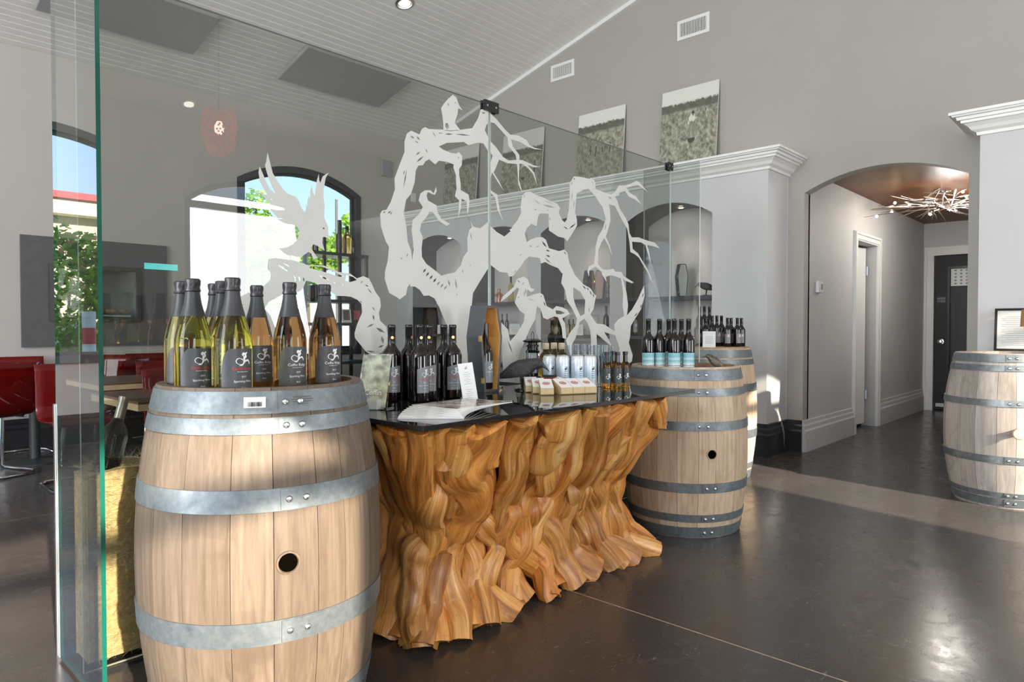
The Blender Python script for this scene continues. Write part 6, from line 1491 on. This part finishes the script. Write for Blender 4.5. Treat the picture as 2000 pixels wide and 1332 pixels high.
def plant(name, label, cat, c, R, n, s, seed, trunk=None, grp='greenery outside the windows', fl=None):
    rnd = random.Random(seed)
    t = thing(name, label, cat, (c[0], c[1], -0.12), 0, grp)
    mb = MB()
    for k in range(n):
        while True:
            u = Vector((rnd.uniform(-1, 1), rnd.uniform(-1, 1), rnd.uniform(-1, 1)))
            if u.length < 1: break
        u = u.normalized() * u.length ** 0.5
        w = 1 + 0.35 * noise.noise(u * 2.2 + Vector((seed, 0, 0)))
        p = Vector((u.x * R[0] * w, u.y * R[1] * w, c[2] + 0.12 + u.z * R[2] * w))
        d = Vector((rnd.uniform(-1, 1), rnd.uniform(-1, 1), rnd.uniform(-0.7, 0.5))).normalized(); q = d.cross(Vector((rnd.uniform(-1, 1), rnd.uniform(-1, 1), rnd.uniform(-1, 1)))).normalized()
        L_, W_ = s * rnd.uniform(0.7, 1.4), s * rnd.uniform(0.25, 0.45)
        mi = 3 if (fl and rnd.random() < 0.04) else rnd.choice((0, 1, 1, 2))
        mb.add([p - d * L_ / 2, p + q * W_, p + d * L_ / 2, p - q * W_], [(0, 1, 2, 3)], mi)
    f_ = mb.build('foliage', M_leaf + [plain('pink_blossom', (0.75, 0.25, 0.25), 0.6)], t, fixn=False); f_['kind'] = 'stuff'
    if trunk:
        MB().tube([(0, 0, 0), (0.05, 0.02, c[2] * 0.5), (0, 0, c[2] + R[2] * 0.3)], [trunk, trunk * 0.8, trunk * 0.3], 8).build('trunk', M_bark, t, 'a')
    return t
def out_at(px, py, Y): v = at(px, py, Y=Y); return (v.x, v.y, v.z)
plant('garden_tree', 'young leafy tree at the left of the arched window view', 'tree', out_at(500, 405, 18.5), (0.4, 0.35, 0.5), 150, 0.2, 1, 0.06)
plant('garden_tree', 'green tree at the right of the arched window view', 'tree', out_at(684, 470, 18.4), (0.45, 0.4, 0.75), 420, 0.18, 2, 0.08)
plant('garden_hedge', 'bright hedge across the lower arched window view, left stretch', 'hedge', out_at(490, 475, 13.4), (1.1, 0.5, 0.52), 2600, 0.14, 3, 0.05)
plant('garden_hedge', 'bright hedge across the lower arched window view, right stretch', 'hedge', out_at(600, 488, 15.6), (1.1, 0.5, 0.52), 2200, 0.14, 4, 0.05)
plant('garden_shrub', 'green shrub close outside the arched window, behind the flying bird branch', 'shrub', out_at(520, 560, 9.2), (0.75, 0.4, 0.42), 900, 0.11, 5, 0.03)
plant('garden_shrub', 'green shrub close outside the arched window at its left edge', 'shrub', out_at(420, 535, 10.6), (0.55, 0.4, 0.55), 600, 0.11, 6, 0.03)
tag(MB().box((0, 0, -0.119), (9, 0.15, 1.75)).build('garden_wall', M_white, None, loc=(out_at(440, 500, 17)[0], 17, 0)), 'low white garden wall far outside the arched window', 'wall')
tag(MB().tube([(0, 0, -0.12), (0, 0, 4.6)], 0.035, 8).build('lamp_post', M_slate, None, loc=(out_at(657, 400, 16.5)[0], 16.5, 0)), 'thin grey post far outside the arched window', 'post')
# beyond the left back window: seen mirrored in the narrow glass fin
def mir(px, py, Y): v = at(px, py, Y=Y); return (2 * 0.63 - v.x, Y, v.z)
a_, b_ = mir(150, 395, 15), mir(150, 425, 15)
nb = thing('neighbour_building', 'cream building with a red roof edge mirrored in the narrow glass fin', 'building', (a_[0] - 1, 15, -0.12))
MB().box((-6, 0, 0), (6, 3, b_[2] + 0.12)).build('wall', plain('cream_render', (0.66, 0.58, 0.44), 0.8), nb)
MB().box((-6.2, -0.4, b_[2] + 0.12), (6.2, 3, a_[2] + 0.10)).build('fascia', plain('cream_fascia', (0.72, 0.66, 0.52), 0.7), nb)
MB().box((-6.3, -0.5, a_[2] + 0.10), (6.3, 3.1, a_[2] + 0.22)).build('roof_edge', plain('red_roof', (0.45, 0.05, 0.06), 0.6), nb)
c_ = mir(138, 560, 10.5)
plant('garden_vine', 'tall flowering vine mirrored in the narrow glass fin', 'vine', (c_[0], 10.5, 1.35), (0.75, 0.35, 1.05), 4200, 0.10, 8, 0.05, fl=True)
sp_ = mir(176, 650, 9.6)
t = thing('striped_post', 'red and white striped post mirrored in the narrow glass fin', 'post', (sp_[0], 9.6, -0.12))
for k in range(7): MB().lathe([(0.075, k * 0.2), (0.075, k * 0.2 + 0.2)], 16).build('stripe', plain('post_red', (0.70, 0.05, 0.05), 0.5) if k % 2 else M_paper, t, True)
tag(MB().box((-0.7, -0.15, 0), (0.7, 0.15, 0.62), ch=0.01).build('planter_box', M_white, None, loc=(c_[0], 8.9, -0.12)), 'long white planter mirrored in the narrow glass fin', 'planter')
plant('garden_tree', 'leafy tree beyond the dining area, mirrored faintly in the right glass fin', 'tree', (-6.5, 12.5, 2.3), (1.6, 1.2, 1.2), 1500, 0.16, 11, 0.1)
